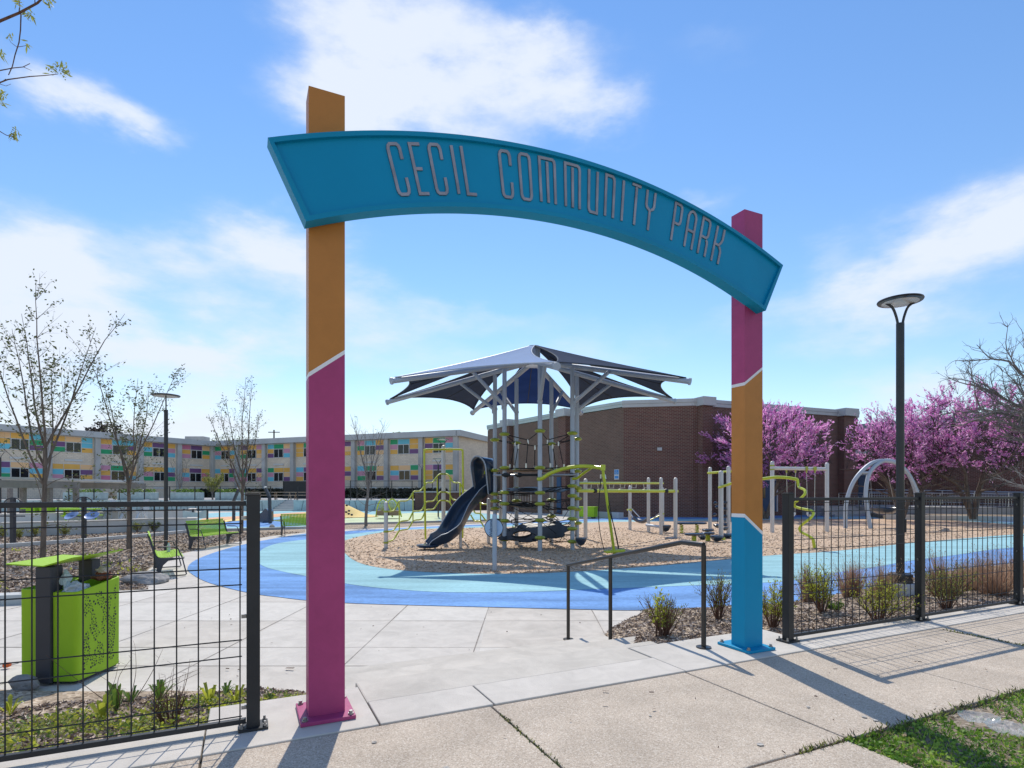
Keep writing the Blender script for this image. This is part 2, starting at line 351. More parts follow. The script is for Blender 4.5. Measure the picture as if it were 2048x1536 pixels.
        if fix and len(s.f) < 60000:
            bm = bmesh.new(); bm.from_mesh(me); bmesh.ops.recalc_face_normals(bm, faces=bm.faces); bm.to_mesh(me); bm.free()
        if smooth: me.polygons.foreach_set('use_smooth', [True]*len(me.polygons))
        me.update()
        o = bpy.data.objects.new(name, me); COL.objects.link(o)
        if smooth == 'auto' or smooth is True:
            try: me.set_sharp_from_angle(angle=R(38))
            except Exception: pass
        if parent is not None: o.parent = parent
        if bevel:
            bv = o.modifiers.new('bevel', 'BEVEL'); bv.width = bevel; bv.segments = 2; bv.limit_method = 'ANGLE'
        if kind: o['kind'] = kind
        return o
def inv_of(o):
    m = Matrix.Identity(4); q = o
    while q is not None:
        m = (Matrix.Translation(q.location) @ q.rotation_euler.to_matrix().to_4x4()) @ m; q = q.parent
    return m.inverted()
def tag(o, label, cat, group=None, kind=None):
    o['label'] = label; o['category'] = cat
    if group: o['group'] = group
    if kind: o['kind'] = kind
    return o
def thing(name, label, cat, loc=(0,0,0), rz=0, group=None):
    o = bpy.data.objects.new(name, None); o.empty_display_size = .2; COL.objects.link(o)
    o.location = loc; o.rotation_euler = (0,0,rz); return tag(o, label, cat, group)
def copy_tree(o, loc=None, rz=None, label=None, scale=None):
    def rec(src, par):
        c = src.copy(); COL.objects.link(c); c.parent = par
        for ch in [q for q in src.children]: rec(ch, c)
        return c
    c = rec(o, None)
    if loc is not None: c.location = loc
    if rz is not None: c.rotation_euler = (0,0,rz)
    if label: c['label'] = label
    if scale: c.scale = (scale,)*3 if isinstance(scale, (int, float)) else scale
    return c
def spline(pts, k=6, closed=False):
    pts = [Vector(p) for p in pts]; n = len(pts); out = []
    rng = range(n if closed else n-1)
    for i in rng:
        if closed: a, b, c, d = pts[(i-1) % n], pts[i], pts[(i+1) % n], pts[(i+2) % n]
        else: a, b, c, d = pts[max(i-1,0)], pts[i], pts[i+1], pts[min(i+2,n-1)]
        for j in range(k):
            t_ = j/k; out.append(.5*((2*b)+(c-a)*t_+(2*a-5*b+4*c-d)*t_*t_+(3*b-a-3*c+d)*t_**3))
    if not closed: out.append(pts[-1])
    return out
def sheet(name, pts, m, z, smooth=4, parent=None, px=True):
    poly = [G(x, y) if px else Vector((x, y, 0)) for x, y in pts]
    if smooth: poly = spline(poly, smooth, True)
    from mathutils.geometry import tessellate_polygon
    vs = [Vector((p.x, p.y, 0)) for p in poly]; tr = tessellate_polygon([vs]); fs = []
    for t_ in tr:
        c_ = (vs[t_[1]]-vs[t_[0]]).cross(vs[t_[2]]-vs[t_[0]]).z
        if abs(c_) > 1e-9: fs.append(t_ if c_ > 0 else t_[::-1])
    me = bpy.data.meshes.new(name); me.from_pydata([(v.x, v.y, z) for v in vs], [], fs); me.materials.append(MATS[m])
    o = bpy.data.objects.new(name, me); COL.objects.link(o); o['kind'] = 'structure'
    return o
# ================================================================== SETTING: ground
g = MB(); g.face([(-900,-60,-.49),(900,-60,-.49),(900,1500,-.49),(-900,1500,-.49)]); g.build('ground', 'soil', kind='structure')
# concrete plaza with saw-cut joints
pl = MB()
XS = [-60,-10.6,-9.1,-7.6,-6.1,-4.6,-3.18,-1.64,-.36,1.2,60]; YS = [4.4,5.75,6.44,7.77,9.1,10.5,11.9,60]
for i in range(len(XS)-1):
    for j in range(len(YS)-1):
        pl.cur = random.choice((0,0,2,3)) if 0 < i < len(XS)-2 and j < len(YS)-2 else 0
        pl.face([(XS[i],YS[j],GZ-.016),(XS[i+1],YS[j],GZ-.016),(XS[i+1],YS[j+1],GZ-.016),(XS[i],YS[j+1],GZ-.016)])
pl.mi(1)
def strip(mb, a, b, w, z, wob=0, n=1):
    a = Vector((a[0],a[1],z)); b = Vector((b[0],b[1],z)); d = (b-a).normalized(); sx = Vector((-d.y,d.x,0))*w/2; pa = None
    for i in range(n+1):
        q = a.lerp(b, i/n)+Vector((-d.y,d.x,0))*random.uniform(-wob,wob); k = 1 if not wob else random.uniform(.5,1.4)
        c = (q-sx*k, q+sx*k)
        if pa: mb.face([pa[0], c[0], c[1], pa[1]])
        pa = c
for X in (-10.6,-9.1,-7.6,-6.1,-4.6,-3.18,-1.64,-.36,1.2): strip(pl, (X-.1,5.0), (X+.12,13), .011, GZ-.013, .002, 10)
for Y in (5.75,6.44,7.77,9.1,10.5,11.9): strip(pl, (-14,Y), (2.2,Y), .011, GZ-.0125, .002, 14)
pl.build('plaza', ['concrete_light','joint_light','concrete_warm','concrete_pale'], kind='structure')
# rubber ring path and play surface
blue = [(375,1135),(385,1148),(420,1165),(500,1185),(560,1193),(610,1199),(700,1205),(828,1209),(986,1213),(1150,1217),(1290,1219),(1460,1212),(1590,1204),(1664,1191),(1750,1172),(1859,1148),(1960,1135),(2060,1124),(2350,1100),
        (2500,1075),(2300,1055),(2048,1041),(1900,1033),(1750,1029),(1600,1028),(1450,1031),(1300,1034),(1200,1037),(1100,1042),(1000,1047),(880,1052),(760,1058),(690,1062),(610,1067),(540,1078),(480,1090),(430,1104),(390,1120)]
teal = [(515,1118),(525,1131),(562,1142),(609,1151),(700,1168),(790,1178),(900,1184),(1050,1183),(1180,1178),(1393,1170),(1568,1162),(1664,1146),(1765,1131),(1821,1121),(1915,1109),(2035,1094),(2300,1078),
        (2350,1068),(2200,1055),(2040,1046),(1860,1035),(1700,1033),(1500,1037),(1300,1039),(1200,1041),(1100,1046),(960,1052),(850,1056),(768,1061),(700,1068),(640,1076),(590,1081),(549,1088),(522,1100)]
chips = [(689,1081),(768,1064),(850,1058),(960,1055),(1100,1050),(1200,1044),(1310,1043),(1420,1041),(1500,1040),(1640,1038),(1860,1039),(2040,1050),(2200,1057),(2048,1067),(1900,1079),(1800,1088),(1668,1102),(1560,1109),(1460,1118),(1320,1131),(1130,1144),(990,1147),(880,1145),(790,1139),(730,1129),(700,1115),(686,1098)]
sheet('rubber_path', blue, 'rubber_blue', GZ-.008)
sheet('rubber_inner_path', teal, 'rubber_teal', GZ-.004)
sheet('wood_chip_surface', chips, 'wood_chips', GZ)
# planting bed behind the benches, toddler play surface
sheet('mulch_bed', [(-500,1240),(-100,1200),(0,1187),(200,1181),(297,1177),(284,1165),(282,1150),(300,1135),(364,1106),(420,1093),(480,1082),(545,1071),(611,1064),(611,1058),(540,1059),(430,1062),(370,1063),(310,1062),(0,1074),(-300,1086),(-700,1110)], 'bark_mulch', GZ-.012, 0)
sheet('mulch_strip', [(688,1058),(760,1055),(880,1049),(985,1045),(985,1041),(870,1043),(760,1046),(688,1047)], 'bark_mulch', GZ-.004, 0)
sheet('toddler_play_surface', [(380,1046),(440,1058),(520,1058),(612,1055),(640,1054),(760,1045),(985,1040),(1000,1030),(900,1022),(760,1020),(620,1021),(440,1025),(390,1032)], 'rubber_teal', GZ-.012, 3)
sheet('orange_play_band', [(405,1037),(440,1034),(500,1031),(560,1027),(608,1024),(608,1028),(540,1035),(480,1037),(430,1041),(395,1045)], 'rubber_orange', GZ-.004, 2)
sheet('yellow_play_band', [(400,1047),(430,1041.5),(480,1037.5),(520,1038),(480,1041),(440,1045),(405,1051)], 'rubber_yellow', GZ, 2)
sheet('blue_play_patch', [(440,1046),(500,1040),(612,1036),(612,1050),(540,1053),(460,1053)], 'rubber_blue', GZ-.008, 2)
sheet('green_play_surface', [(690,1030),(760,1028),(860,1025),(900,1027),(905,1033),(870,1041),(760,1045.5),(690,1046.5),(640,1045)], 'rubber_green', GZ-.008, 2)
sheet('lawn', [(540,1041),(640,1028),(650,1032),(620,1049)], 'far_grass', GZ-.004, 0)

# curb band, steps, sidewalk
cb = MB()
def slab_sn(mb, s0, s1, n0, n1, z0, z1): mb.prism([P(s0,n0),P(s1,n0),P(s1,n1),P(s0,n1)], z0, z1)
ed = [-14,-7,-3.3,-1.75,-.2,.68,1.38,2.9,4.45,6.0,7.55,9.1,10.65,12.2,13.8,20]
for a, b in zip(ed, ed[1:]):
    if .6 < a < 2.8: continue
    slab_sn(cb, a+.004, b-.004, 3.185, 3.86 if -1 < a < 4 else 3.60, -.6, 0)
for a, b in ((.68,1.38),(1.38,2.9)): slab_sn(cb, a+.005, b-.005, 3.185, 3.553, -.6, .002)
cb.build('kerb_band', 'concrete_light', kind='structure', bevel=.006)
st = MB()
st.prism([P(.68,3.558),P(2.895,3.558),P(2.895,3.865),P(3.22,3.865),P(3.22,3.98),P(.68,3.98)], -.6, -.003)
slab_sn(st, .66, 3.56, 3.982, 4.64, -.6, -.15); slab_sn(st, .66, 3.64, 4.642, 5.30, -.6, -.30)
st.build('steps', 'concrete_step', kind='structure', bevel=.012)
sw = MB()
js = [-14,-9.5,-6.4,-4.85,-3.3,-1.75,-.2,1.355,2.89,4.45,6.0,7.55,9.1,10.65,12.2,15,20]
for a, b in zip(js, js[1:]):
    z = random.uniform(-.006, 0); z = -.004 if 0 < a < 3 else z
    slab_sn(sw, a+.006, b-.006, 1.955, 3.176, -.6, z-.002)
for a, b in zip(js, js[1:]):
    if a < 2.5: slab_sn(sw, a+.006, b-.02, -6, 1.94, -.6, -.006)
sw.build('sidewalk', 'aggregate', kind='structure', bevel=.006)
jf = MB(); jf.face([P(-14,-6,-.035),P(20,-6,-.035),P(20,3.5,-.035),P(-14,3.5,-.035)]); jf.build('joint_soil_ground', 'joint', kind='structure')
# moss and dirt in the open joints
ms = MB()
for _ in range(420):
    s, n = 1.355+random.gauss(0,.006), random.uniform(1.2,3.18)
    if noise.noise(Vector((n*3,0,1))) < -.15: continue
    p = P(s, n, -.012); ms.mi(random.choice((0,0,1))); ms.leaf(p, (random.gauss(0,1),random.gauss(0,1),1.0), .008, random.uniform(.01,.028))
for _ in range(1500):
    if random.random() < .16: s, n = random.uniform(2.5,2.9), 1.948+random.gauss(0,.008)
    else: s, n = random.uniform(2.86,7), 1.945+random.gauss(0,.02)
    ms.mi(random.choice((0,1,2))); ms.leaf(P(s,n,-.02), (random.gauss(0,1),random.gauss(0,1),1.4), .007, random.uniform(.015,.05))
for _ in range(160):
    s, n = 6.0+random.gauss(0,.008), random.uniform(2.2,3.1); ms.mi(random.choice((0,1))); ms.leaf(P(s,n,-.012), (random.gauss(0,1),random.gauss(0,1),.7), .01, random.uniform(.015,.04))
ms.build('joint_moss', ['moss','leaf_olive','chip_dark'], kind='stuff')
MSK = bpy.data.objects['joint_moss']; tag(MSK, 'moss and dirt in the open sidewalk joints', 'moss', kind='stuff')
# lawn verge at the lower right
def verge_z(s, n): return -.03+.012*noise.noise(Vector((s*2,n*2,0)))
vg = MB(); k = 26
for i in range(k):
    for j in range(k):
        s0, s1 = 2.88+(i/k)*5.5, 2.88+((i+1)/k)*5.5; n0, n1 = 1.94-(j/k)*3, 1.94-((j+1)/k)*3
        vg.face([P(s0,n0,verge_z(s0,n0)),P(s0,n1,verge_z(s0,n1)),P(s1,n1,verge_z(s1,n1)),P(s1,n0,verge_z(s1,n0))])
vg.build('verge_soil', 'soil', kind='structure')
gr = MB()
for _ in range(30000):
    s = 2.86+random.random()**1.5*4.4; n = 1.955-random.random()*1.75
    d = noise.noise(Vector((s*1.7,n*1.7,3)))+.5*noise.noise(Vector((s*5,n*5,1)))
    if d < -.22 and random.random() < .93: continue
    p = P(s, n, verge_z(s,n)-.003); gr.mi(0 if noise.noise(Vector((s*3,n*3,9)))+random.gauss(0,.35) < .12 else 1)
    if random.random() < .05: gr.mi(2)
    if random.random() < .45:
        q = p+Vector((0,0,random.uniform(.005,.035))); gr.quad(q, random.uniform(.008,.016), random.uniform(.010,.022), (random.gauss(0,1),random.gauss(0,1),.3))
    else: gr.leaf(p, (random.gauss(0,.7),random.gauss(0,.7),1.0), random.uniform(.004,.008), random.uniform(.02,.06))
gr.build('verge_grass', ['grass_blade','grass_light','grass_straw'], kind='stuff', fix=False)
tag(bpy.data.objects['verge_grass'], 'short clumpy grass and clover beside the sidewalk', 'grass', kind='stuff')

# sloped planting beds either side of the steps
BV = []
def bed(name, front, back, nu, nv, z0=-.02):
    mb = MB(); fr = spline(front, 8); bk = spline(back, 8)
    def samp(l, t_): x = t_*(len(l)-1); i = min(int(x), len(l)-2); return l[i].lerp(l[i+1], x-i)
    gpts = []
    for i in range(nu+1):
        a = samp(fr, i/nu); b = samp(bk, i/nu); row = []
        for j in range(nv+1):
            p = a.lerp(b, j/nv); e = min(1, j/10, (nv-j)/2)
            p = p+Vector((0,0,e*(.035*noise.noise(Vector((p.x*2.5,p.y*2.5,0)))+.018*noise.noise(Vector((p.x*9,p.y*9,0)))+.02)))
            row.append(p)
        gpts.append(row)
    for i in range(nu):
        for j in range(nv): mb.face([gpts[i][j], gpts[i+1][j], gpts[i+1][j+1], gpts[i][j+1]])
    o = mb.build(name, 'bark_mulch', kind='structure')
    t_ = BVHTree.FromPolygons([tuple(v) for v in mb.v], mb.f); BV.append(t_); return t_
bl = bed('left_planting_bed', [P(-6,3.58,-.05),P(-3,3.58,-.05),P(-1,3.58,-.05),P(.62,3.58,-.05)], [Vector((-8,6.3,GZ-.01)),Vector((-6.5,5.4,GZ-.01)),Vector((-4.6,5.05,GZ-.01)),Vector((-3,5.0,GZ-.01)),Vector((-1.9,5.0,GZ-.01)),P(.62,4.4,GZ+.02)], 70, 34)
rb = [P(3.66,5.42,GZ-.005), G(1222,1256), G(1276,1229), G(1295,1219), G(1364,1217), G(1460,1212), G(1569,1205), G(1664,1191), G(1760,1170), G(1859,1147), G(1960,1134), G(2060,1123), G(2350,1099)]
br_ = bed('right_planting_bed', [P(3.24,3.97,-.03),P(3.4,3.87,-.03),P(3.9,3.86,-.03),P(4.35,3.84,-.05),P(4.7,3.58,-.05),P(6,3.58,-.05),P(7,3.58,-.05),P(8,3.58,-.05),P(9,3.58,-.05),P(10,3.58,-.05),P(11,3.58,-.05),P(12.5,3.58,-.05),P(15,3.58,-.05)], [Vector((p.x,p.y,GZ-.012)) for p in rb], 150, 40)
sk = MB()   # mulch also covers the cheek beside the treads
sk.face([P(3.2,3.98,-.06),P(3.58,3.98,-.08),P(3.72,5.45,GZ-.01),P(3.55,5.32,GZ+.03),P(3.55,4.6,-.22)]); sk.build('mulch_cheek_ground', 'bark_mulch', kind='structure')
def bed_z(x, y):
    for t_ in BV:
        h = t_.ray_cast(Vector((x,y,3)), Vector((0,0,-1)))
        if h[0]: return h[0].z
    return None
ch = MB(); rnd = random.Random(3); cnt = 0
for _ in range(32000):
    if rnd.random() < .3: s, n = rnd.uniform(-2.6,.6), 3.6+rnd.random()**1.2*1.86
    else: s, n = 3.2+rnd.random()**1.4*6.5, 3.6+rnd.random()**1.3*3.86
    if n < 3.87 and -.2 < s < 4.46: continue
    p = P(s,n); z = bed_z(p.x,p.y)
    if z is None: continue
    cnt += 1
    random.seed(cnt); ch.mi(0 if rnd.random() < .6 else 1)
    ch.quad((p.x,p.y,z+.008), rnd.uniform(.006,.018), rnd.uniform(.02,.05), (rnd.gauss(0,1),rnd.gauss(0,1),rnd.gauss(0,.35)))
random.seed(11)
mbp = [(p.x,p.y) for p in [G(x,y) for x,y in [(-500,1240),(-100,1200),(0,1187),(200,1181),(297,1177),(284,1165),(282,1150),(300,1135),(364,1106),(420,1093),(480,1082),(545,1071),(611,1064),(611,1058),(540,1059),(430,1062),(370,1063),(310,1062),(0,1074),(-300,1086),(-700,1110)]]]
def inside(x, y, poly):
    c = False; j = len(poly)-1
    for i in range(len(poly)):
        if (poly[i][1] > y) != (poly[j][1] > y) and x < (poly[j][0]-poly[i][0])*(y-poly[i][1])/(poly[j][1]-poly[i][1])+poly[i][0]: c = not c
        j = i
    return c
for _ in range(30000):
    y = 9+random.random()**1.3*16; x = random.uniform(-.95,-.33)*y
    if not inside(x, y, mbp): continue
    ch.mi(0 if random.random() < .45 else 1); ch.quad((x,y,GZ+.002+random.random()*.012), random.uniform(.015,.035), random.uniform(.04,.10), (random.gauss(0,1),random.gauss(0,1),random.gauss(0,.25)))
ch.build('bark_mulch_chips', ['chip_dark','chip_light'], kind='stuff', fix=False)
tag(bpy.data.objects['bark_mulch_chips'], 'loose shredded bark chips lying on the planting beds', 'bark mulch', kind='stuff')
pc = MB()
cp = [G(x,y) for x,y in chips]; chp = [(p.x,p.y) for p in spline(cp,4,True)]
def inside(x, y, poly):
    c = False; j = len(poly)-1
    for i in range(len(poly)):
        if (poly[i][1] > y) != (poly[j][1] > y) and x < (poly[j][0]-poly[i][0])*(y-poly[i][1])/(poly[j][1]-poly[i][1])+poly[i][0]: c = not c
        j = i
    return c
for _ in range(34000):
    y = 12.0+random.random()**1.5*16; x = random.uniform(-.36,.95)*y
    if not inside(x, y, chp): continue
    pc.mi(random.choice((0,1,1,1,2,2))); pc.quad((x,y,GZ+.006+random.random()*.01), random.uniform(.010,.024), random.uniform(.03,.07), (random.gauss(0,1),random.gauss(0,1),random.gauss(0,.12)))
pc.build('play_wood_chips', ['litter_brown','chip_light','net_tan'], kind='stuff', fix=False)
for _ in range(1500):
    i = random.randrange(len(chp)); a, b = chp[i], chp[(i+1) % len(chp)]; t_ = random.random(); x = a[0]+(b[0]-a[0])*t_; y = a[1]+(b[1]-a[1])*t_
    if y > 24 or y < 1: continue
    sg_ = random.expovariate(2.6); an = random.uniform(0,6.28); pc.mi(random.choice((0,1,2))); pc.quad((x+math.cos(an)*sg_,y+math.sin(an)*sg_,GZ+.008), random.uniform(.012,.03), random.uniform(.03,.08), (random.gauss(0,1),random.gauss(0,1),.05))
mat('chip_tan', (.66,.50,.36), .9, c2=(.50,.36,.25), scale=20)
o = bpy.data.objects['play_wood_chips']; o.data.materials[0] = MATS['net_tan']; o.data.materials[1] = MATS['chip_tan']; o.data.materials[2] = MATS['chip_light']
tag(o, 'loose tan wood chips covering the playground', 'wood chips', kind='stuff')

# kerbs, seat walls and terrace far back
def px_wall(name, pts, zt, th, m, label=None, cat=None, zb=GZ-.05, cap=None):
    q = [G(x,y) for x,y in pts]; mb = MB()
    for a, b in zip(q, q[1:]):
        d = (b-a); d.z = 0; d.normalize(); nn = Vector((-d.y,d.x,0))*th
        if nn.y < 0: nn = -nn
        e = d*.0
        mb.prism([a-e, b+e, b+nn+e, a+nn-e], zb, zt)
    if cap:
        mb.mi(1)
        for a, b in zip(q, q[1:]):
            d = (b-a); d.z = 0; d.normalize(); nn = Vector((-d.y,d.x,0))
            if nn.y < 0: nn = -nn
            mb.prism([a-nn*.02, b-nn*.02, b+nn*(th+.02), a+nn*(th+.02)], zt+.002, zt+.05)
    o = mb.build(name, [m, cap] if cap else m, bevel=.01)
    if label: tag(o, label, cat)
    else: o['kind'] = 'structure'
    return o
px_wall('bed_kerb', [(-500,1150),(-120,1107),(0,1096),(170,1084),(300,1073),(370,1066),(372,1064)], GZ+.12, .16, 'concrete_wall')
px_wall('plaza_kerb', [(-300,1225),(-100,1214),(0,1209),(60,1206),(200,1183)], GZ+.14, .3, 'concrete_wall')
px_wall('toddler_kerb', [(372,1064),(430,1062),(520,1060),(612,1057),(700,1049),(760,1048),(870,1045),(985,1042)], GZ+.1, .2, 'concrete_grey')
px_wall('seat_wall', [(-500,1096),(0,1074),(160,1069),(300,1062),(372,1061),(376,1058)], GZ+.52, .4, 'concrete_wall', 'long low pale concrete seat wall, the nearer one, behind the mulch bed', 'wall', cap='concrete_light')
px_wall('seat_wall', [(-400,1058),(0,1054),(180,1049),(330,1042),(376,1039),(380,1036)], GZ+.62, .4, 'concrete_wall', 'farther low concrete seat wall behind the picnic tables', 'wall', cap='concrete_light')
TZ = .55
ter = MB(); ter.face([(-160,54.2,TZ),(-23.0,54.2,TZ),(-23.0,58.0,TZ),(-20.8,58.0,TZ),(-20.8,54.2,TZ),(-9.0,54.2,TZ),(-9.0,300,TZ),(-160,300,TZ)]); ter.build('terrace_ground', 'concrete_grey', kind='structure')
tw = thing('retaining_wall', 'pale ribbed concrete retaining wall holding up the far terrace', 'wall', (-30,54,GZ))
w1 = MB(); w1.box((-91.5,54.0,.04),(137,.4,1.06)); w1.box((-15.1,54.0,.04),(11.4,.4,1.06)); w1.box((-23.2,56.2,.04),(.39,3.99,1.05)); w1.box((-20.6,56.2,.04),(.39,3.99,1.05)); w1.build('wall_body', 'planter_pale', tw)
rb_ = MB()
x = -60
while x < -9.4:
    if not (-23.4 < x < -20.4): rb_.bar((x,53.79,-.4),(x+random.uniform(-.35,.35),53.79,.5), .03, .02, (0,1,0))
    x += random.uniform(.35,.9)
rb_.build('groove_pattern', 'dark_metal', tw)
fs = MB()
for i in range(7): fs.prism([(-22.98,54.0+i*.55),(-20.82,54.0+i*.55),(-20.82,54.548+i*.55),(-22.98,54.548+i*.55)], GZ-.1, GZ+(i+1)*.142)
fs.prism([(-22.98,57.86),(-20.82,57.86),(-20.82,58.3),(-22.98,58.3)], GZ-.1, TZ+.004); fs.build('terrace_steps', 'concrete_wall', kind='structure')
# ================================================================== BUILDINGS
# --- school building: two wings with coloured infill panels
cols = ['p_orange','p_peach','p_purple','p_green','p_blue','p_pink','p_rose']
sch = thing('school_building', 'two storey tan brick school with brightly coloured window panels behind the playground', 'building', (-30,84,TZ))
E0 = Vector((-6.85,72.3,0)); C0 = Vector((-46.6,88,0)); W0 = Vector((-46.6-(.515*58),88-.857*58,0))
ROOF = 9.25
def wing(p0, p1, nb, seed):
    """p0 -> p1 running left to right as seen from the courtyard; wall faces the courtyard"""
    rn = random.Random(seed); d = (p1-p0); L = d.length; d /= L; nn = Vector((d.y,-d.x,0))
    wl = MB(); wl.wall(p0, p1, -.6, ROOF-.6); wl.build('wall', 'brick_tan', sch)
    fa = MB(); a = p0+nn*.75; b = p1+nn*.75+d*0; fa.slab([(a.x,a.y,ROOF-.75),(b.x,b.y,ROOF-.75),(b.x,b.y,ROOF),(a.x,a.y,ROOF)], -nn, 1.2); fa.build('roof_fascia', 'fascia', sch)
    bw = L/nb
    pi = MB()
    for i in range(nb+1):
        c = p0+d*(i*bw)+nn*.22; w = .62; c.z = (ROOF-.75-.6)/2; pi.box(c+d*(.25 if i==0 else (-.25 if i==nb else 0)), (w,.5,ROOF-.75+.6), d, nn)
    pi.each('pillar', 'pillar', sch)
    for i in range(nb):
        for fl, zt in ((0,4.95),(1,8.42)):
            s0 = i*bw+.45; s1 = (i+1)*bw-.45; w = s1-s0; f = rn.random() < .5
            cw = [.27*w,.41*w,.32*w] if f else [.31*w,.40*w,.29*w]; xs = [s0, s0+cw[0], s0+cw[0]+cw[1], s1]
            h = 2.0; r = [zt, zt-.70, zt-1.36, zt-h]; last = None
            gm = MB(); fr = MB()
            bag = ['p_orange','p_blue','p_peach','p_green','p_purple','p_rose','p_orange']; rn.shuffle(bag); bag[rn.randrange(7)] = rn.choice(['p_blue','p_orange','p_pink','p_green']); k = 0
            def cell(x0, x1, z0, z1, ci):
                a = p0+d*(x0+.03)+nn*.06; b = p0+d*(x1-.03)+nn*.06; gm.cur = ci
                gm.face([(a.x,a.y,z0+.03),(b.x,b.y,z0+.03),(b.x,b.y,z1-.03),(a.x,a.y,z1-.03)])
            for c_ in (0,2):
                for rr in range(3):
                    cell(xs[c_], xs[c_+1], r[rr+1], r[rr], cols.index(bag[k % 7])); k += 1
            cell(xs[1], xs[2], r[1], r[0], cols.index(bag[k % 7]))
            a = p0+d*s0+nn*.04; b = p0+d*s1+nn*.04
            bb = MB(); bb.slab([(a.x,a.y,r[3]-.05),(b.x,b.y,r[3]-.05),(b.x,b.y,r[0]+.05),(a.x,a.y,r[0]+.05)], -nn, .08)
            pg = gm.build('panel_grid', cols, sch, fix=False); bb.build('panel_frame', 'frame_white', sch)
            wn = MB()
            a = p0+d*(xs[1]+.05)+nn*.08; b = p0+d*(xs[2]-.05)+nn*.08
            wn.face([(a.x,a.y,r[3]+.02),(b.x,b.y,r[3]+.02),(b.x,b.y,r[1]-.04),(a.x,a.y,r[1]-.04)])
            wo_ = wn.build('window', 'window_dark', sch, fix=False)
            for xx in (xs[1]+.05, (xs[1]+xs[2])/2, xs[2]-.05):
                q = p0+d*xx+nn*.10; fr.box((q.x,q.y,(r[3]+r[1])/2), (.07,.05,r[1]-r[3]), d, nn)
            for zz in (r[3]+.02, r[1]-.04): q = p0+d*((xs[1]+xs[2])/2)+nn*.10; fr.box((q.x,q.y,zz), (xs[2]-xs[1]-.1,.046,.07), d, nn)
            fr.build('window_frame', 'frame_white', wo_)
            q = p0+d*((xs[1]+xs[2])/2)+nn*.08; vt = MB(); vt.box((q.x,q.y,zt-3.0), (1.9,.08,.22), d, nn)
            if rn.random() < .8: vt.build('wall_vent', 'frame_white', sch)
wing(C0, E0, 8, 4); wing(W0, C0, 11, 9)
ew = MB(); e1 = E0+Vector((.374,.927,0))*16; ew.wall(E0, e1, -.6, ROOF-.75); ew.build('end_wall', 'brick_tan', sch)
ef = MB(); ef.slab([(E0.x+.3,E0.y-.8,ROOF-.75),(e1.x,e1.y,ROOF-.75),(e1.x,e1.y,ROOF),(E0.x+.3,E0.y-.8,ROOF)], (-.5,.2,0), 1); ef.build('roof_fascia', 'fascia', sch)
rf = MB()
for a, b, off in ((C0,E0,Vector((.374,.927,0))*14),(W0,C0,Vector((-.857,.515,0))*14)):
    rf.face([(a.x,a.y,ROOF-.1),(b.x,b.y,ROOF-.1),(b.x+off.x,b.y+off.y,ROOF-.1),(a.x+off.x,a.y+off.y,ROOF-.1)])
rf.build('roof', 'fascia', sch)
for px, w, h in ((395,3,1.3),(290,6,.5),(8,2,1.0),(790,.8,.5)):
    q = D(px, 870, 93 if px > 200 else 78); mb = MB(); mb.box((q.x,q.y,ROOF+h/2-.1), (w,2,h)); mb.build('roof_unit', 'pillar', sch)
mat('hedge_leaf', (.055,.06,.03), .8, c2=(.03,.028,.018), scale=3)
# dark plinth and hedge band in front of the school
hd = MB()
for a, b in ((C0,E0),):
    d = (b-a).normalized(); nn = Vector((d.y,-d.x,0))
    for i in range(5200):
        q = a+d*random.uniform(0,42)+nn*random.uniform(1.6,3.2); z = TZ+random.random()**.8*1.25
        hd.quad((q.x,q.y,z), .22, .3)
tag(hd.build('hedge', 'hedge_leaf', kind='stuff', fix=False), 'dark clipped hedge along the foot of the school', 'hedge', kind='stuff')

mat('brick_pipe', (.16,.12,.10), .6, var=.1)
# --- brick gym in the middle
gy = thing('brick_gym', 'tall windowless brown brick gym block with pale coping behind the climbing net', 'building', (12,42,GZ))
GP = [(-2.4+2.6*.0,55.7),(-.6,53.07),(4.26,45.95),(5.2,44.6),(8.07,40.9),(12.8,40.0),(13.3,40.1),(28.4,46.4),(31,58),(6,66)]
GPv = [Vector((x,y,0)) for x,y in GP]
GT = 8.0
w = MB(); u = 0
for i in range(4): u = w.wall(GPv[i], GPv[i+1], -.5, GT-.55, u)
w.build('wall', 'brick_brown', gy)
w = MB(); u = 0
for i in range(4, 7): u = w.wall(GPv[i], GPv[i+1], -.5, GT-.55, u)
w.wall(GPv[7], GPv[8], -.5, GT-.55); w.wall(GPv[8], GPv[9], -.5, GT-.55); w.wall(GPv[9], GPv[0], -.5, GT-.55)
w.build('wall', 'brick_red', gy)
def coping(pts, z0, z1, out, m, parent, name='coping'):
    mb = MB()
    for i in range(len(pts)-1):
        a, b = pts[i], pts[i+1]; d = (b-a).normalized(); nn = Vector((d.y,-d.x,0))
        for (za, zb, o_) in ((z0, z0+(z1-z0)*.48, out*.6), (z0+(z1-z0)*.5, z1, out)):
            aa = a+nn*o_-d*out*.9; bb_ = b+nn*o_+d*out*.9; zz = i*.0015
            mb.slab([(aa.x,aa.y,za+zz),(bb_.x,bb_.y,za+zz),(bb_.x,bb_.y,zb+zz),(aa.x,aa.y,zb+zz)], -nn, o_+.3)
    return mb.build(name, m, parent)
coping(GPv[:5], GT-.50, GT-.08, .08, 'fascia_green', gy); coping(GPv[4:8], GT-.55, GT-.05, .10, 'fascia', gy)
rf = MB(); rf.face([(p.x,p.y,GT-.1) for p in GPv]); rf.build('roof', 'fascia', gy)
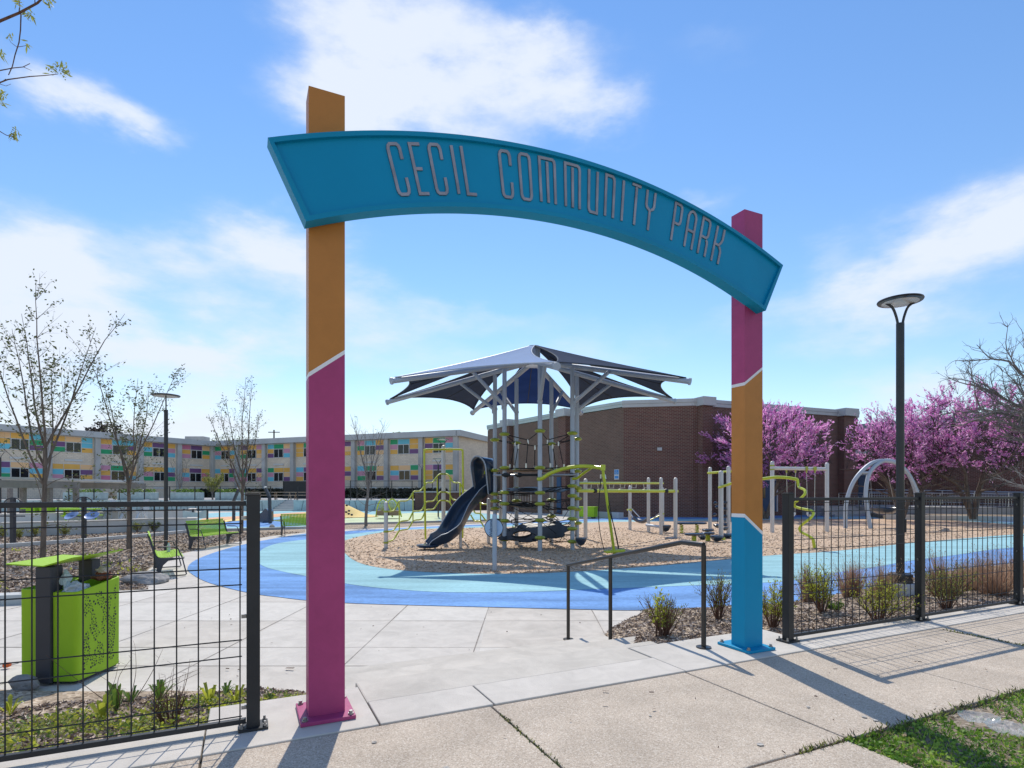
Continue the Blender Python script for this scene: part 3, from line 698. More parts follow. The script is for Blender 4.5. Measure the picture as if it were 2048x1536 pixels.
# downpipe, wall light and rooftop units
dd0 = (GPv[4]-GPv[3]).normalized(); nn0 = Vector((dd0.y,-dd0.x,0))
for f_ in (.18,.62): q = GPv[1].lerp(GPv[2], f_)+nn0*.12; mb = MB(); mb.cyl((q.x,q.y), .06, -.4, GT-.6, 8); mb.build('downpipe', 'brick_pipe', gy)
q = GPv[4].lerp(GPv[5], .52)+Vector((0,-.1,0)); mb = MB(); mb.box((q.x,q.y,4.4), (.3,.2,.22)); mb.build('wall_light', 'fascia', gy)
q = GPv[6].lerp(GPv[7], .72)+Vector((.06,-.14,0)); mb = MB(); mb.box((q.x,q.y,3.9), (.7,.1,.5), (GPv[7]-GPv[6])); mb.build('vent_grille', 'brick_pipe', gy)
# pilasters
for a, dd, wd in ((Vector((13.6,40.2,0)),(GPv[7]-GPv[6]),.9),(Vector((-.2,52.5,0)),(GPv[2]-GPv[1]),1.1),(Vector((4.4,45.75,0)),(GPv[2]-GPv[1]),.9),(Vector((26.9,45.7,0)),(GPv[7]-GPv[6]),1.3)):
    d = dd.normalized(); nn = Vector((d.y,-d.x,0)); mb = MB()
    c = a+nn*.22; mb.cur = 0
    p_ = [c-d*wd/2+nn*.25, c+d*wd/2+nn*.25]; b0 = c-d*wd/2-nn*.3; b1 = c+d*wd/2-nn*.3
    mb.wall(p_[0], p_[1], -.5, GT-.6); mb.wall(b0, p_[0], -.5, GT-.6); mb.wall(p_[1], b1, -.5, GT-.6)
    mb.build('pilaster', 'brick_red', gy, fix=False)
    cq = MB(); cq.box((c.x,c.y,GT-.28), (wd+.25,.95,.6), d, nn); cq.build('coping', 'fascia', gy)
def door(parent, p, d, w_, h, z0, leaves=2):
    d = Vector(d).normalized(); nn = Vector((d.y,-d.x,0)); p = Vector(p)
    mb = MB(); mb.box((p.x+nn.x*.08,p.y+nn.y*.08,z0+h/2), (w_,.1,h), d, nn); o = mb.build('door', 'door_blue', parent)
    fr = MB()
    for s_ in (-.5, .5): q = p+d*s_*(w_+.12)+nn*.1; fr.box((q.x,q.y,z0+h/2), (.12,.16,h+.1), d, nn)
    q = p+nn*.1; fr.box((q.x,q.y,z0+h+.06), (w_+.22,.15,.12), d, nn); fr.build('door_frame', 'fascia', o)
    gl = MB()
    for s_ in (-.22,.22):
        q = p+d*s_*w_+nn*.14; gl.box((q.x,q.y,z0+h*.62), (.22,.02,h*.4), d, nn)
    gl.each('door_glass', 'window_dark', o)
dg = (GPv[7]-GPv[6]).normalized()
q = D(1541,985,42.3); door(gy, GPv[6]+dg*6.35, dg, 1.7, 2.3, GZ+.35)
mb = MB(); mb.box((GPv[3]+Vector((-1.0,1.4,0)))+Vector((-.35,-.25,1.1)), (.5,.2,2.9), (.58,-.81,0)); mb.build('door', 'door_blue', gy)
# --- right brick wing
QP = [Vector(p+(0,)) for p in ((28.6,56),(30.9,50.0),(33.9,45.6),(34.5,45.9),(37.2,40.6),(46,34),(60,60),(40,70))]
rw = thing('brick_wing', 'lower brown brick wing with ramp and blue doors behind the pink blossom trees', 'building', (34,45,GZ))
w = MB(); u = 0
for i in range(5): u = w.wall(QP[i], QP[i+1], -.5, 6.9, u)
w.build('wall', 'brick_red', rw, fix=False)
coping(QP[:6], 6.85, 7.35, .1, 'fascia', rw)
rf = MB(); rf.face([(p.x,p.y,7.2) for p in QP]); rf.build('roof', 'fascia', rw)
# entrance canopy + doors in the recess
mb = MB(); mb.box((28.0,47.6,4.6), (4.6,2.6,.35), (.92,.38,0)); mb.build('entrance_canopy', 'fascia', rw)
door(rw, D(1700,965,49.5), (.92,-.3,0), 2.3, 2.6, .2)
# entrance stairs and platform
es = MB()
for i in range(5): 
    y0 = 41.2+i*.45; es.prism([(23.2,y0-.6),(26.8,y0+.8),(26.8,y0+1.248),(23.2,y0-.152)] if i < 4 else [(23.2,y0-.6),(26.8,y0+.8),(26.0,46.3),(22.2,45.0)], GZ-.1, GZ+(i+1)*.14)
es.prism([(26.82,43),(38.5,37.5),(39.2,38.9),(34,44.2),(30,48),(26.02,46.3)], GZ, .25)
es.build('entrance_steps', 'concrete_grey', kind='structure')
rb2 = MB(); rb2.prism([(24.5,37.0),(38.6,30.2),(46,26),(46,33),(38.5,37.3),(26.7,42.6)], GZ-.1, GZ+.22); rb2.build('raised_bed_ground', 'soil', kind='structure')
rb3 = MB(); rb3.prism([(24.3,36.8),(38.5,29.9),(46,25.6),(46,26.0),(38.6,30.2),(24.5,37.0)], GZ-.1, GZ+.3); tag(rb3.build('planter_edge', 'concrete_wall'), 'low concrete edging in front of the blossom trees', 'edging')
# railings
def railing(label, pts, h=1.0, m='steel', step=.16, group=None, loc=None):
    pts = [Vector(p) for p in pts]; t_ = thing('railing', label, 'railing', pts[0], 0, group)
    tr = MB(); tr.tube([p+Vector((0,0,h)) for p in pts], .03, 6); tr.tube([p+Vector((0,0,h*.8)) for p in pts], .022, 6); tr.tube([p+Vector((0,0,.1)) for p in pts], .02, 6); tr.each('rail', m, t_)
    bl_ = MB(); ps = MB()
    for a, b in zip(pts, pts[1:]):
        n = max(1, int((b-a).length/step))
        for i in range(n+1):
            q = a.lerp(b, i/n)
            if i % 12 == 0: ps.tube([q, q+Vector((0,0,h))], .028, 6)
            else: bl_.bar(q+Vector((0,0,.1)), q+Vector((0,0,h*.8)), .012)
    bl_.build('balusters', m, t_); ps.each('post', m, t_)
railing('pale steel railing along the ramp below the pink trees', [(27.0,42.7,.25),(31,40.9,.25),(38.2,37.6,.25)])
railing('steel railing of the upper ramp against the brick wall', [(29,46.4,.55),(33.5,44.0,.45),(38.8,39.2,.25)])
railing('dark handrail beside the blue doors', [(25.8,44.6,.25),(26.6,42.9,.25)], 1.0, 'steel', .3)
railing('grey railing by the gym doorway behind the climbing net', [D(1000,1008,46),D(1062,1010,43)], 1.1, 'steel', .3)
# accessibility sign on the gym wall
dd = (GPv[4]-GPv[3]).normalized(); nn = Vector((dd.y,-dd.x,0)); c = GPv[4]-dd*.62+nn*.03
sg = thing('wall_sign', 'small blue and white wheelchair access sign on the brick gym wall', 'sign', (c.x,c.y,2.7))
mb = MB(); mb.box((c.x,c.y,2.62), (.46,.03,.74), dd, nn); mb.build('sign_plate', 'frame_white', sg)
mb = MB(); mb.box((c.x+nn.x*.022,c.y+nn.y*.022,2.79), (.40,.012,.34), dd, nn); mb.box((c.x+nn.x*.022,c.y+nn.y*.022,2.42), (.36,.012,.20), dd, nn); mb.build('blue_field', 'sign_blue', sg)
ic = MB(); o_ = c+nn*.034
def w2(a, b): return Vector((o_.x+dd.x*a, o_.y+dd.y*a, 2.79+b))
ic.tube([w2(-.03,.13), w2(-.02,.0), w2(.06,.0), w2(.09,-.11)], .012, 5)
ic.tube([w2(.08*math.cos(a_)-.02, .08*math.sin(a_)-.05) for a_ in [math.pi*.6+i*.45 for i in range(10)]], .01, 5)
ic.lathe(w2(-.03,.14), [(.001,0),(.022,.0),(.022,.006),(.001,.006)], 10, nn)
ic.build('wheelchair_symbol', 'frame_white', sg)
q = D(1232,1028,40.5)
mb = MB(); mb.box((q.x-1.8,q.y-.3,GZ+.2), (5.5,.5,.4), dd, nn); tag(mb.build('wall_curb', 'concrete_wall'), 'low concrete ledge at the foot of the gym wall', 'ledge')
# lime planter box by the wall
pb = thing('lime_planter', 'lime green rectangular box standing by the gym wall behind the net', 'planter', (4.9,38.6,GZ), -.5)
mb = MB(); c = Vector((4.9,38.6,GZ)); ax = Vector((math.cos(-.5),math.sin(-.5),0)); ay = Vector((-ax.y,ax.x,0)); mb.box(c+Vector((0,0,.42)), (1.75,.7,.62), ax, ay); mb.build('box_body', 'lime', pb)
mb = MB(); mb.box(c+Vector((0,0,.76)), (1.85,.8,.06), ax, ay); mb.build('box_lid', 'lime', pb)
mb = MB()
for i in (-1,1): mb.box(c+ax*i*.7+Vector((0,0,.055)), (.1,.6,.11), ax, ay)
mb.each('foot', 'dark_metal', pb)

# ================================================================== TREES
def rdir(d, ang, up=0.0):
    d = Vector(d).normalized(); v = d.cross(Vector((random.gauss(0,1),random.gauss(0,1),random.gauss(0,1)))).normalized()
    q = d*math.cos(ang)+v*math.sin(ang); q.z += up; return q.normalized()
def limb(mb, p, d, L, r0, r1, segs=5, wig=.12, up=.06, n=6):
    pts = [Vector(p)]; d = Vector(d).normalized(); rs = [r0]
    for i in range(segs):
        d = (d+Vector((random.gauss(0,wig),random.gauss(0,wig),random.gauss(0,wig)+up))).normalized()
        pts.append(pts[-1]+d*L/segs); rs.append(r0+(r1-r0)*(i+1)/segs)
    mb.tube(pts, rs, n, caps=False); return pts, d
def vase_tree(label, base, H, fork, r, spread, m, leafm, nleaf, group, seed, low=0, nl=6, kind='tree', leafs=(.05,.10), lean=0.0):
    random.seed(seed); b = Vector(base); t_ = thing('young_tree', label, kind, b, 0, group)
    tk = MB(); tw_ = MB(); tips = []
    pts, d = limb(tk, b-Vector((0,0,.05)), (lean,0,1), fork, r*1.12, r*.8, 6, .02, .0, 10)
    top = pts[-1]
    for i in range(nl):
        a = 2*math.pi*(i+random.uniform(-.3,.3))/nl; sp = spread*random.uniform(.55,1.1)
        st_ = pts[-1-(i % 3)] if i else top
        p2, d2 = limb(tk, st_, (math.cos(a)*sp, math.sin(a)*sp, 1), (H-fork)*random.uniform(.75,1.0), r*.5, r*.07, 9, .05, .05, 6)
        for k in range(1, 9):
            for _ in range(random.choice((1,2,2))):
                L = (H-fork)*random.uniform(.14,.40)*(1.15-k/11)
                p3, d3 = limb(tw_, p2[k], rdir(d2, random.uniform(.45,.85), .15), L, r*.11, r*.03, 5, .09, .05, 4)
                tips += p3[1:]
                for k3 in (1,2,3,4):
                    if random.random() < .75:
                        p4, d4 = limb(tw_, p3[k3], rdir(d3, random.uniform(.4,.9), .1), L*random.uniform(.25,.5), r*.05, r*.02, 3, .12, .05, 3); tips += p4[1:]
    for k in range(low):
        st_ = pts[random.randint(2,5)]; a = random.uniform(0,2*math.pi)
        p3, d3 = limb(tw_, st_, (math.cos(a),math.sin(a),random.uniform(.2,.6)), H*random.uniform(.12,.28), r*.2, r*.03, 6, .16, .02, 4); tips += p3[2:]
        for k3 in (2,3,4,5):
            p4, d4 = limb(tw_, p3[k3], rdir(d3, .7, .1), H*.07, r*.06, r*.02, 3, .14, .05, 3); tips += p4
    tk.build('trunk', m, t_, smooth=True, fix=False); tw_.build('twigs', m, t_, fix=False)
    lf = MB()
    for _ in range(nleaf):
        q = random.choice(tips)+Vector((random.gauss(0,.05),random.gauss(0,.05),random.gauss(0,.05)))
        lf.leaf(q, (random.gauss(0,1),random.gauss(0,1),random.gauss(0,.7)), random.uniform(.5,.8)*leafs[1]*.6, random.uniform(*leafs))
    lf.build('leaves', leafm, t_, fix=False); random.seed(seed+100); return t_
LG = 'young trees coming into leaf around the plaza'
vase_tree('tall budding tree, the leftmost, its trunk rising behind the green litter bin', G(85,1128), 7.0, 2.9, .056, .50, 'bark', 'bud_leaf', 2000, LG, 21, 7, 7)
vase_tree('slender budding tree between the litter bin and the near bench', G(257,1097), 6.8, 2.5, .055, .50, 'bark', 'bud_leaf', 1700, LG, 22, 6, 6)
vase_tree('small vase-shaped budding tree just left of the orange and pink gate post', G(483,1066), 6.9, 2.5, .065, .60, 'bark', 'bud_leaf', 1100, LG, 23, 3, 7, leafs=(.05,.1))
vase_tree('thin leafless young tree between the pink gate post and the slide', G(732,1052), 6.5, 2.2, .075, .30, 'bark_grey', 'bud_leaf', 60, LG, 24, 8, 6)
vase_tree('bare pale sapling on the far terrace left of the lamp post', Vector((-37.5,56,TZ)), 5.0, 1.4, .07, .4, 'bark_grey', 'bud_leaf', 200, LG, 25, 0, 5)
vase_tree('bare sapling on the far terrace right behind the second tree', Vector((-33.5,57,TZ)), 5.2, 1.4, .07, .4, 'bark_grey', 'bud_leaf', 200, LG, 26, 0, 5)
vase_tree('rounded little tree with yellowish young leaves on the far terrace', Vector((-31,58.5,TZ)), 3.2, .9, .08, .75, 'bark_grey', 'leaf_olive', 2200, LG, 27, 0, 7, leafs=(.09,.16))
vase_tree('bare dark tree rising behind the school roof', Vector((-52,104,TZ)), 13, 4, .3, .35, 'bark_dark', 'bud_leaf', 300, LG, 28, 0, 7)
def redbud(label, base, H, rx, r, seed, npetal=20000, rzz=.36, zc=.62, dens=1.0):
    random.seed(seed); b = Vector(base); t_ = thing('redbud_tree', label, 'tree', b, 0, 'redbud trees in pink blossom by the brick buildings')
    tk = MB(); tw_ = MB(); seg = []; cc = b+Vector((0,0,H*zc)); rzv = H*rzz
    def env(q):
        v = q-cc; k = (v.x/rx)**2+(v.y/rx)**2+(v.z/(rzv if v.z > 0 else rzv*.85))**2
        return k < (.97+.24*noise.noise(q*.55+Vector((seed,0,0)))+.16*noise.noise(q*1.4))**2
    mains = []
    for i in range(4):
        a = 2*math.pi*i/4+.4; pts, d = limb(tk, b+Vector((math.cos(a)*.05,math.sin(a)*.05,-.05)), (math.cos(a)*.3,math.sin(a)*.3,1), H*.36, r*.8, r*.55, 5, .07, .0, 8)
        for k in range(4):
            a2 = a+random.uniform(-1.1,1.1); out = Vector((math.cos(a2)*rx*.8,math.sin(a2)*rx*.8,H*random.uniform(.12,.42))); p2, d2 = limb(tk, pts[random.choice((3,4,5))], out, out.length*.95, r*.42, r*.12, 7, .12, .02, 6); mains.append(p2)
    allp = [q for p_ in mains for q in p_[2:]]
    n = int(560*dens)
    for _ in range(n):
        for _t in range(20):
            v = Vector((random.uniform(-1,1),random.uniform(-1,1),random.uniform(-1,1)))
            if .12 < v.length < 1: break
        q = cc+Vector((v.x*rx*1.08,v.y*rx*1.08,v.z*rzv*1.1))
        if not env(q): continue
        near = min(random.sample(allp, 14), key=lambda w_: (w_-q).length); dq = q-near
        if dq.length > .1: p3, d3 = limb(tw_, near, dq, dq.length, r*.13, r*.045, 5, .10, .02, 4); seg.append(p3)
        out = (q-cc).normalized()+Vector((0,0,.5))
        for _k in range(5):
            p4, d4 = limb(tw_, q, rdir(out, random.uniform(.1,.75), .12), random.uniform(.45,1.1), r*.05, r*.018, 4, .10, .05, 3); seg += [p4]*5
    tk.build('trunk', 'bark', t_, smooth=True, fix=False); tw_.build('branches', 'bark_dark', t_, fix=False)
    bl_ = MB()
    for _ in range(npetal):
        p_ = random.choice(seg); i = random.randint(0, len(p_)-2); q = p_[i].lerp(p_[i+1], random.random())
        if noise.noise(q*1.1+Vector((0,seed,0))) < -.22: continue
        q = q+Vector((random.gauss(0,.03),random.gauss(0,.03),random.gauss(0,.03))); sd_ = (p_[i+1]-p_[i]).normalized()
        bl_.mi(1 if random.random() < .5 else 0); bl_.quad(q, random.uniform(.03,.06), random.uniform(.06,.16), sd_+Vector((random.gauss(0,.4),random.gauss(0,.4),random.gauss(0,.4))))
    bl_.build('blossom', ['blossom','blossom_pale'], t_, fix=False); return t_
redbud('dense round pink redbud seen behind the orange gate post', (16.9,37.6,GZ+.05), 7.6, 3.75, .17, 31, npetal=32000)
redbud('airier pink redbud left of the tall lamp post', (23.9,34.6,GZ+.2), 6.7, 3.0, .14, 32, npetal=14000, dens=.7, rzz=.32, zc=.64)
redbud('wide pink redbud with a thick pale trunk right of the lamp post', (27.9,34.2,GZ+.2), 7.9, 4.8, .17, 33, npetal=27000, dens=1.0, rzz=.31, zc=.66)
def bare_tree(label, base, H, r, seed, lean, name='bare_tree', m='bark_grey', n1=9, dens=6, fk=.3, zr=(.35,1.1)):
    random.seed(seed); b = Vector(base); t_ = thing(name, label, 'tree', b); tk = MB(); tw_ = MB()
    pts, d = limb(tk, b, (lean*.3,0,1), H*fk, r, r*.8, 5, .04, .0, 8)
    for i in range(n1):
        a = 2*math.pi*i/n1; p2, d2 = limb(tk, pts[random.choice((3,4,5))], (math.cos(a)+lean,math.sin(a),random.uniform(*zr)), H*.55, r*.42, r*.1, 8, .12, .03, 6)
        for k in range(1,9):
            for _ in range(2):
                p3, d3 = limb(tw_, p2[k], rdir(d2, random.uniform(.4,1.0), .05), H*random.uniform(.12,.26), r*.13, r*.04, 6, .16, .02, 4)
                for j in range(dens):
                    p4, d4 = limb(tw_, p3[random.randint(1,6)], rdir(d3, random.uniform(.4,1.1), .05), H*random.uniform(.05,.10), r*.045, r*.02, 4, .2, .02, 3)
                    p5, d5 = limb(tw_, p4[random.randint(1,3)], rdir(d4, .8, .0), H*.04, r*.025, r*.015, 2, .2, .0, 3)
    tk.build('trunk', m, t_, smooth=True, fix=False); tw_.build('branches', m, t_, fix=False)
bare_tree('large grey leafless tree reaching in from the right edge above the pink blossom', (28.8,26.6,GZ+.2), 10.2, .34, 41, -.34, n1=17, dens=10, fk=.42, zr=(.35,1.0))
bare_tree('low whitish leafless shrub tree at the right edge before the brick wing', (22.6,22.6,GZ), 4.4, .06, 43, -.2, 'bare_shrub_tree', 'bark_white', 7, 3)
# distant trees seen above the roofs
def far_tree(label, x, y, H, w, seed, m='leaf_olive'):
    random.seed(seed); t_ = thing('distant_tree', label, 'tree', (x,y,0), 0, 'distant trees beyond the school'); tk = MB(); limb(tk, (x,y,0), (0,0,1), H*.8, .35, .1, 5, .02, 0, 6); tk.build('trunk','bark_dark',t_)
    cr = MB()
    for _ in range(900):
        a = random.uniform(0,6.28); rr = random.random()**.5*w*.5; z = H*(.45+.55*random.random()); q = Vector((x+math.cos(a)*rr*(1.3-z/H*.8), y+math.sin(a)*rr, z)); cr.quad(q, .25, .5)
    cr.build('crown', m, t_, fix=False)
for i,(px,y,H,w_) in enumerate(((192,108,13.5,5),(215,112,15,7),(800,130,15,6),(830,140,14,6),(1450,90,13.5,3),(1500,92,14,5),(640,140,13,8))):
    far_tree(['dark treetop left behind the school roof','taller dark treetop behind the school roof, right of its neighbour','small treetop above the school right wing','second small treetop above the school right wing','thin treetop peeking over the gym roof left of the orange gate post','treetop peeking over the gym roof behind the orange gate post','low treetop hidden behind the pink gate post'][i], (px-CX)*y/F, y, H, w_, 60+i, 'bark_dark' if i in (0,1,4,5) else 'leaf_olive')
for px, yy, lb in ((548,120,'left'),(757,125,'right')):
    x = (px-CX)*yy/F; up = thing('utility_pole', 'thin wooden utility pole above the school roof, '+('left' if lb=='left' else 'right')+' of the two', 'utility pole', (x,yy,0), 0, 'utility poles behind the school')
    mb = MB(); mb.cyl((x,yy), .16, 0, 14.6, 8); mb.build('pole', 'bark_dark', up); mb = MB(); mb.box((x,yy,14.1), (2.4,.16,.16)); mb.build('crossarm', 'bark_dark', up)
# budding branch overhanging the top left corner, from a tree beside the camera
random.seed(77)
bt = thing('overhanging_branch', 'budding branch with yellow green young leaves at the top left corner', 'branch', D(-300,60,4.0))
br = MB(); lf = MB()
def BD(x, y, z=4.0): return D(x, y, z)
paths = [([(-300,140),(-100,90),(0,42),(38,26),(75,6),(110,-30)],.011,.006),([(42,28),(41,60),(38,85),(30,110),(25,132),(17,150)],.004,.003),([(-80,150),(0,141),(26,136),(46,134),(60,127)],.004,.002),([(-60,178),(0,165),(16,159),(60,153),(90,151),(116,148)],.005,.002),
         ([(-60,250),(0,263),(12,270),(25,274)],.004,.002),([(38,24),(40,12),(38,0)],.003,.002),([(70,6),(69,-10)],.003,.002),([(-40,200),(0,166),(12,158)],.003,.002),([(35,95),(22,85),(18,78)],.002,.001),([(36,94),(48,92),(56,90)],.002,.001),([(0,168),(12,172),(22,168)],.002,.001),([(47,134),(56,138),(63,141)],.002,.001),([(-300,140),(-700,300)],.03,.015)]
for pth, r0, r1 in paths:
    q = [BD(x,y) for x,y in pth]; br.tube(q, [r0+(r1-r0)*i/(len(q)-1) for i in range(len(q))], 6)
br.build('twigs', 'twig_brown', bt, smooth=True)
for cx_, cy_, rr, n in ((38,8,9,26),(60,32,12,40),(97,4,14,40),(20,76,7,12),(54,90,7,12),(2,108,9,20),(104,140,12,30),(130,148,13,48),(122,132,12,30),(4,192,12,40),(2,208,8,16),(32,268,12,36),(24,276,7,14)):
    for _ in range(n):
        a = random.uniform(0,6.28); q = BD(cx_+math.cos(a)*rr*random.random(), cy_+math.sin(a)*rr*random.random()-2, 4+random.uniform(-.05,.05))
        big = random.random() < .3; lf.mi(1 if random.random() < .55 else 0)
        lf.leaf(q, (random.gauss(0,.5),random.gauss(0,.6),random.gauss(-.55 if big else .1,.5)), .012 if big else .009, random.uniform(.035,.06) if big else random.uniform(.01,.02))
lf.build('young_leaves', ['leaf_olive','bud_yellow'], bt, fix=False)
# ================================================================== ENTRANCE ARCH
def U3(v=(0,0,0)): return Vector((UX,UY,0))
UV_, NV_ = Vector((UX,UY,0)), Vector((-UY,UX,0))
ar = thing('entrance_arch', 'tall entrance arch with orange, magenta and cyan posts carrying a curved cyan name beam', 'arch', P(2.07,3.48))
def post_seg(mb, s0, s1, n0, n1, bl_, br2, tl, tr_):
    v = [P(s0,n0,bl_),P(s1,n0,br2),P(s1,n1,br2),P(s0,n1,bl_),P(s0,n0,tl),P(s1,n0,tr_),P(s1,n1,tr_),P(s0,n1,tl)]
    mb.add(v, [(0,3,2,1),(4,5,6,7),(0,1,5,4),(1,2,6,5),(2,3,7,6),(3,0,4,7)])
def gate_post(s0, s1, n0, n1, segs, label, pm):
    mats = ['paint_magenta','paint_orange','paint_cyan','paint_white']; mb = MB()
    for m_, a, b, c, d in segs: mb.cur = m_; post_seg(mb, s0, s1, n0, n1, a, b, c, d)
    o = mb.build('post', mats, ar); o['label'] = label
    bp = MB(); c = P((s0+s1)/2, (n0+n1)/2+.01, .012); bp.box(c, (.30,.34,.022), UV_, NV_); b = bp.build('base_plate', pm, o, bevel=.003)
    bo = MB()
    for i in (-1,1):
        for j in (-1,1):
            q = c+UV_*i*.125+NV_*j*.142; bo.cyl((q.x,q.y), .017, .023, .032, 8); bo.cyl((q.x,q.y), .011, .032, .045, 6)
    bo.each('bolt', 'bolt', b); return o
gate_post(.322,.522,3.40,3.55, [(0,.02,.02,1.958,2.108),(3,1.958,2.108,1.983,2.133),(1,1.983,2.133,3.615,3.615)], 'magenta post turning orange above a slanting white stripe', 'paint_magenta')
gate_post(3.70,3.905,3.38,3.52, [(2,.02,.02,1.095,.945),(3,1.095,.945,1.125,.975),(1,1.125,.975,2.18,2.325),(3,2.18,2.325,2.205,2.35),(0,2.205,2.35,3.625,3.625)], 'cyan post turning orange and then magenta at the top', 'paint_cyan')
CS, CT, RT, CB, RB_ = 2.06, -1.622, 5.20, -1.361, 4.507
def arc(k, inset=0.0, n=64):
    """top and bottom edge of the beam between its slanted ends"""
    out = []
    for i in range(n+1):
        f = i/n
        st, sb = .105+inset*1.15+(4.035-.02-inset*2.3)*(f) - 0, .298+inset*.75+(3.535-inset*1.5)*(f)
        st = .105+inset*1.15+(3.93-inset*2.3)*f; sb = .298+inset*.75+(3.535-inset*1.5)*f
        zt = CT+math.sqrt((RT-inset)**2-(st-CS)**2); zb = CB+math.sqrt((RB_+inset)**2-(sb-CS)**2); out.append((st,zt,sb,zb))
    return out
def beam(mb, pr, n0, n1):
    k = len(pr)
    vs = []
    for (st_,zt,sb,zb) in pr: vs += [P(st_,n0,zt),P(sb,n0,zb),P(sb,n1,zb),P(st_,n1,zt)]
    fs = []
    for i in range(k-1):
        a, b = i*4, (i+1)*4
        fs += [(a,a+1,b+1,b),(a+1,a+2,b+2,b+1),(a+2,a+3,b+3,b+2),(a+3,a,b,b+3)]
    fs += [(3,2,1,0),((k-1)*4,(k-1)*4+1,(k-1)*4+2,(k-1)*4+3)]; mb.add(vs, fs)
NF = 3.285
mb = MB(); beam(mb, arc(0,.006), NF+.022, NF+.09); bo_ = mb.build('sign_beam', 'paint_cyan', ar, smooth=True)
# projecting rim all around
rm = MB(); A0 = arc(0,0.0); A1 = arc(0,.027)
def rimpart(key):
    for i in range(len(A0)-1):
        q = []
        for A_, j in ((A0,i),(A0,i+1),(A1,i+1),(A1,i)):
            st_,zt,sb,zb = A_[j]; q.append((st_,zt) if key=='t' else (sb,zb))
        for n_ in (NF, ):
            f = [P(a,n_,b) for a,b in q]; rm.face(f if key=='t' else f[::-1])
        a0,a1,b1,b0 = q
        rm.face([P(a0[0],NF,a0[1]),P(a1[0],NF,a1[1]),P(a1[0],NF+.098,a1[1]),P(a0[0],NF+.098,a0[1])])
        rm.face([P(b0[0],NF,b0[1]),P(b1[0],NF,b1[1]),P(b1[0],NF+.03,b1[1]),P(b0[0],NF+.03,b0[1])])
rimpart('t'); rimpart('b')
for j in (0, len(A0)-1):
    a, b = A0[j], A1[j]
    rm.face([P(a[0],NF,a[1]),P(a[2],NF,a[3]),P(b[2],NF,b[3]),P(b[0],NF,b[1])])
    rm.face([P(a[0],NF,a[1]),P(a[0],NF+.098,a[1]),P(a[2],NF+.098,a[3]),P(a[2],NF,a[3])])
    rm.face([P(b[0],NF,b[1]),P(b[0],NF+.03,b[1]),P(b[2],NF+.03,b[3]),P(b[2],NF,b[3])])
rm.build('beam_rim', 'paint_cyan_rim', bo_)
# lettering
def rnd_c(x0, x1, k=.22): return None
LT = {
 'C': [[(1,.70),(1,.90),(.93,.965),(.78,1),(.22,1),(.07,.965),(0,.90),(0,.10),(.07,.035),(.22,0),(.78,0),(.93,.035),(1,.10),(1,.33)]],
 'E': [[(1,1),(0,1),(0,0),(1,0)],[(.12,.5),(.8,.5)]],
 'I': [[(.5,0),(.5,1)]], 'L': [[(0,1),(0,0),(1,0)]],
 'O': [[(.5,1),(.22,1),(.07,.965),(0,.90),(0,.10),(.07,.035),(.22,0),(.78,0),(.93,.035),(1,.10),(1,.90),(.93,.965),(.78,1),(.5,1)]],
 'M': [[(0,0),(0,1),(.85,1),(.96,.97),(1,.90),(1,0)],[(.5,.93),(.5,0)]],
 'U': [[(0,1),(0,.10),(.07,.035),(.22,0),(1,0),(1,1)]],
 'N': [[(0,0),(0,1),(.75,1),(.93,.965),(1,.90),(1,0)]],
 'T': [[(0,1),(1,1)],[(.5,.95),(.5,0)]],
 'Y': [[(0,1),(0,.64),(.10,.57),(.5,.50),(.5,0)],[(1,1),(1,.64),(.90,.57),(.62,.52)]],
 'P': [[(0,0),(0,1),(.75,1),(.93,.965),(1,.90),(1,.58),(.93,.52),(.75,.48),(.12,.48)]],
 'A': [[(0,0),(0,.86),(.15,.95),(.4,1),(.6,1),(.85,.95),(1,.86),(1,0)],[(.12,.47),(.88,.47)]],
 'R': [[(0,0),(0,1),(.75,1),(.93,.965),(1,.90),(1,.62),(.93,.55),(.75,.50),(.12,.50)],[(.78,.44),(.94,.42),(1,.36),(1,0)]],
 'K': [[(0,1),(0,0)],[(1,1),(1,.70),(.90,.62),(.6,.50),(.12,.50)],[(.72,.47),(.92,.40),(1,.34),(1,0)]]}
words = [('C',-14.45),('E',-12.96),('C',-11.58),('I',-10.31),('L',-9.24),('C',-6.28),('O',-4.69),('M',-2.79),('M',-.58),('U',1.31),('N',2.9),('I',4.17),('T',5.45),('Y',6.92),('P',9.85),('A',11.41),('R',12.99),('K',14.64)]
WD = dict(C=.070,E=.060,I=.02,L=.060,O=.074,M=.112,U=.068,N=.068,T=.075,Y=.07,P=.064,A=.072,R=.072,K=.070)
let = MB(); led = MB(); HL = .29; SW = .0175; RC = RT-.19
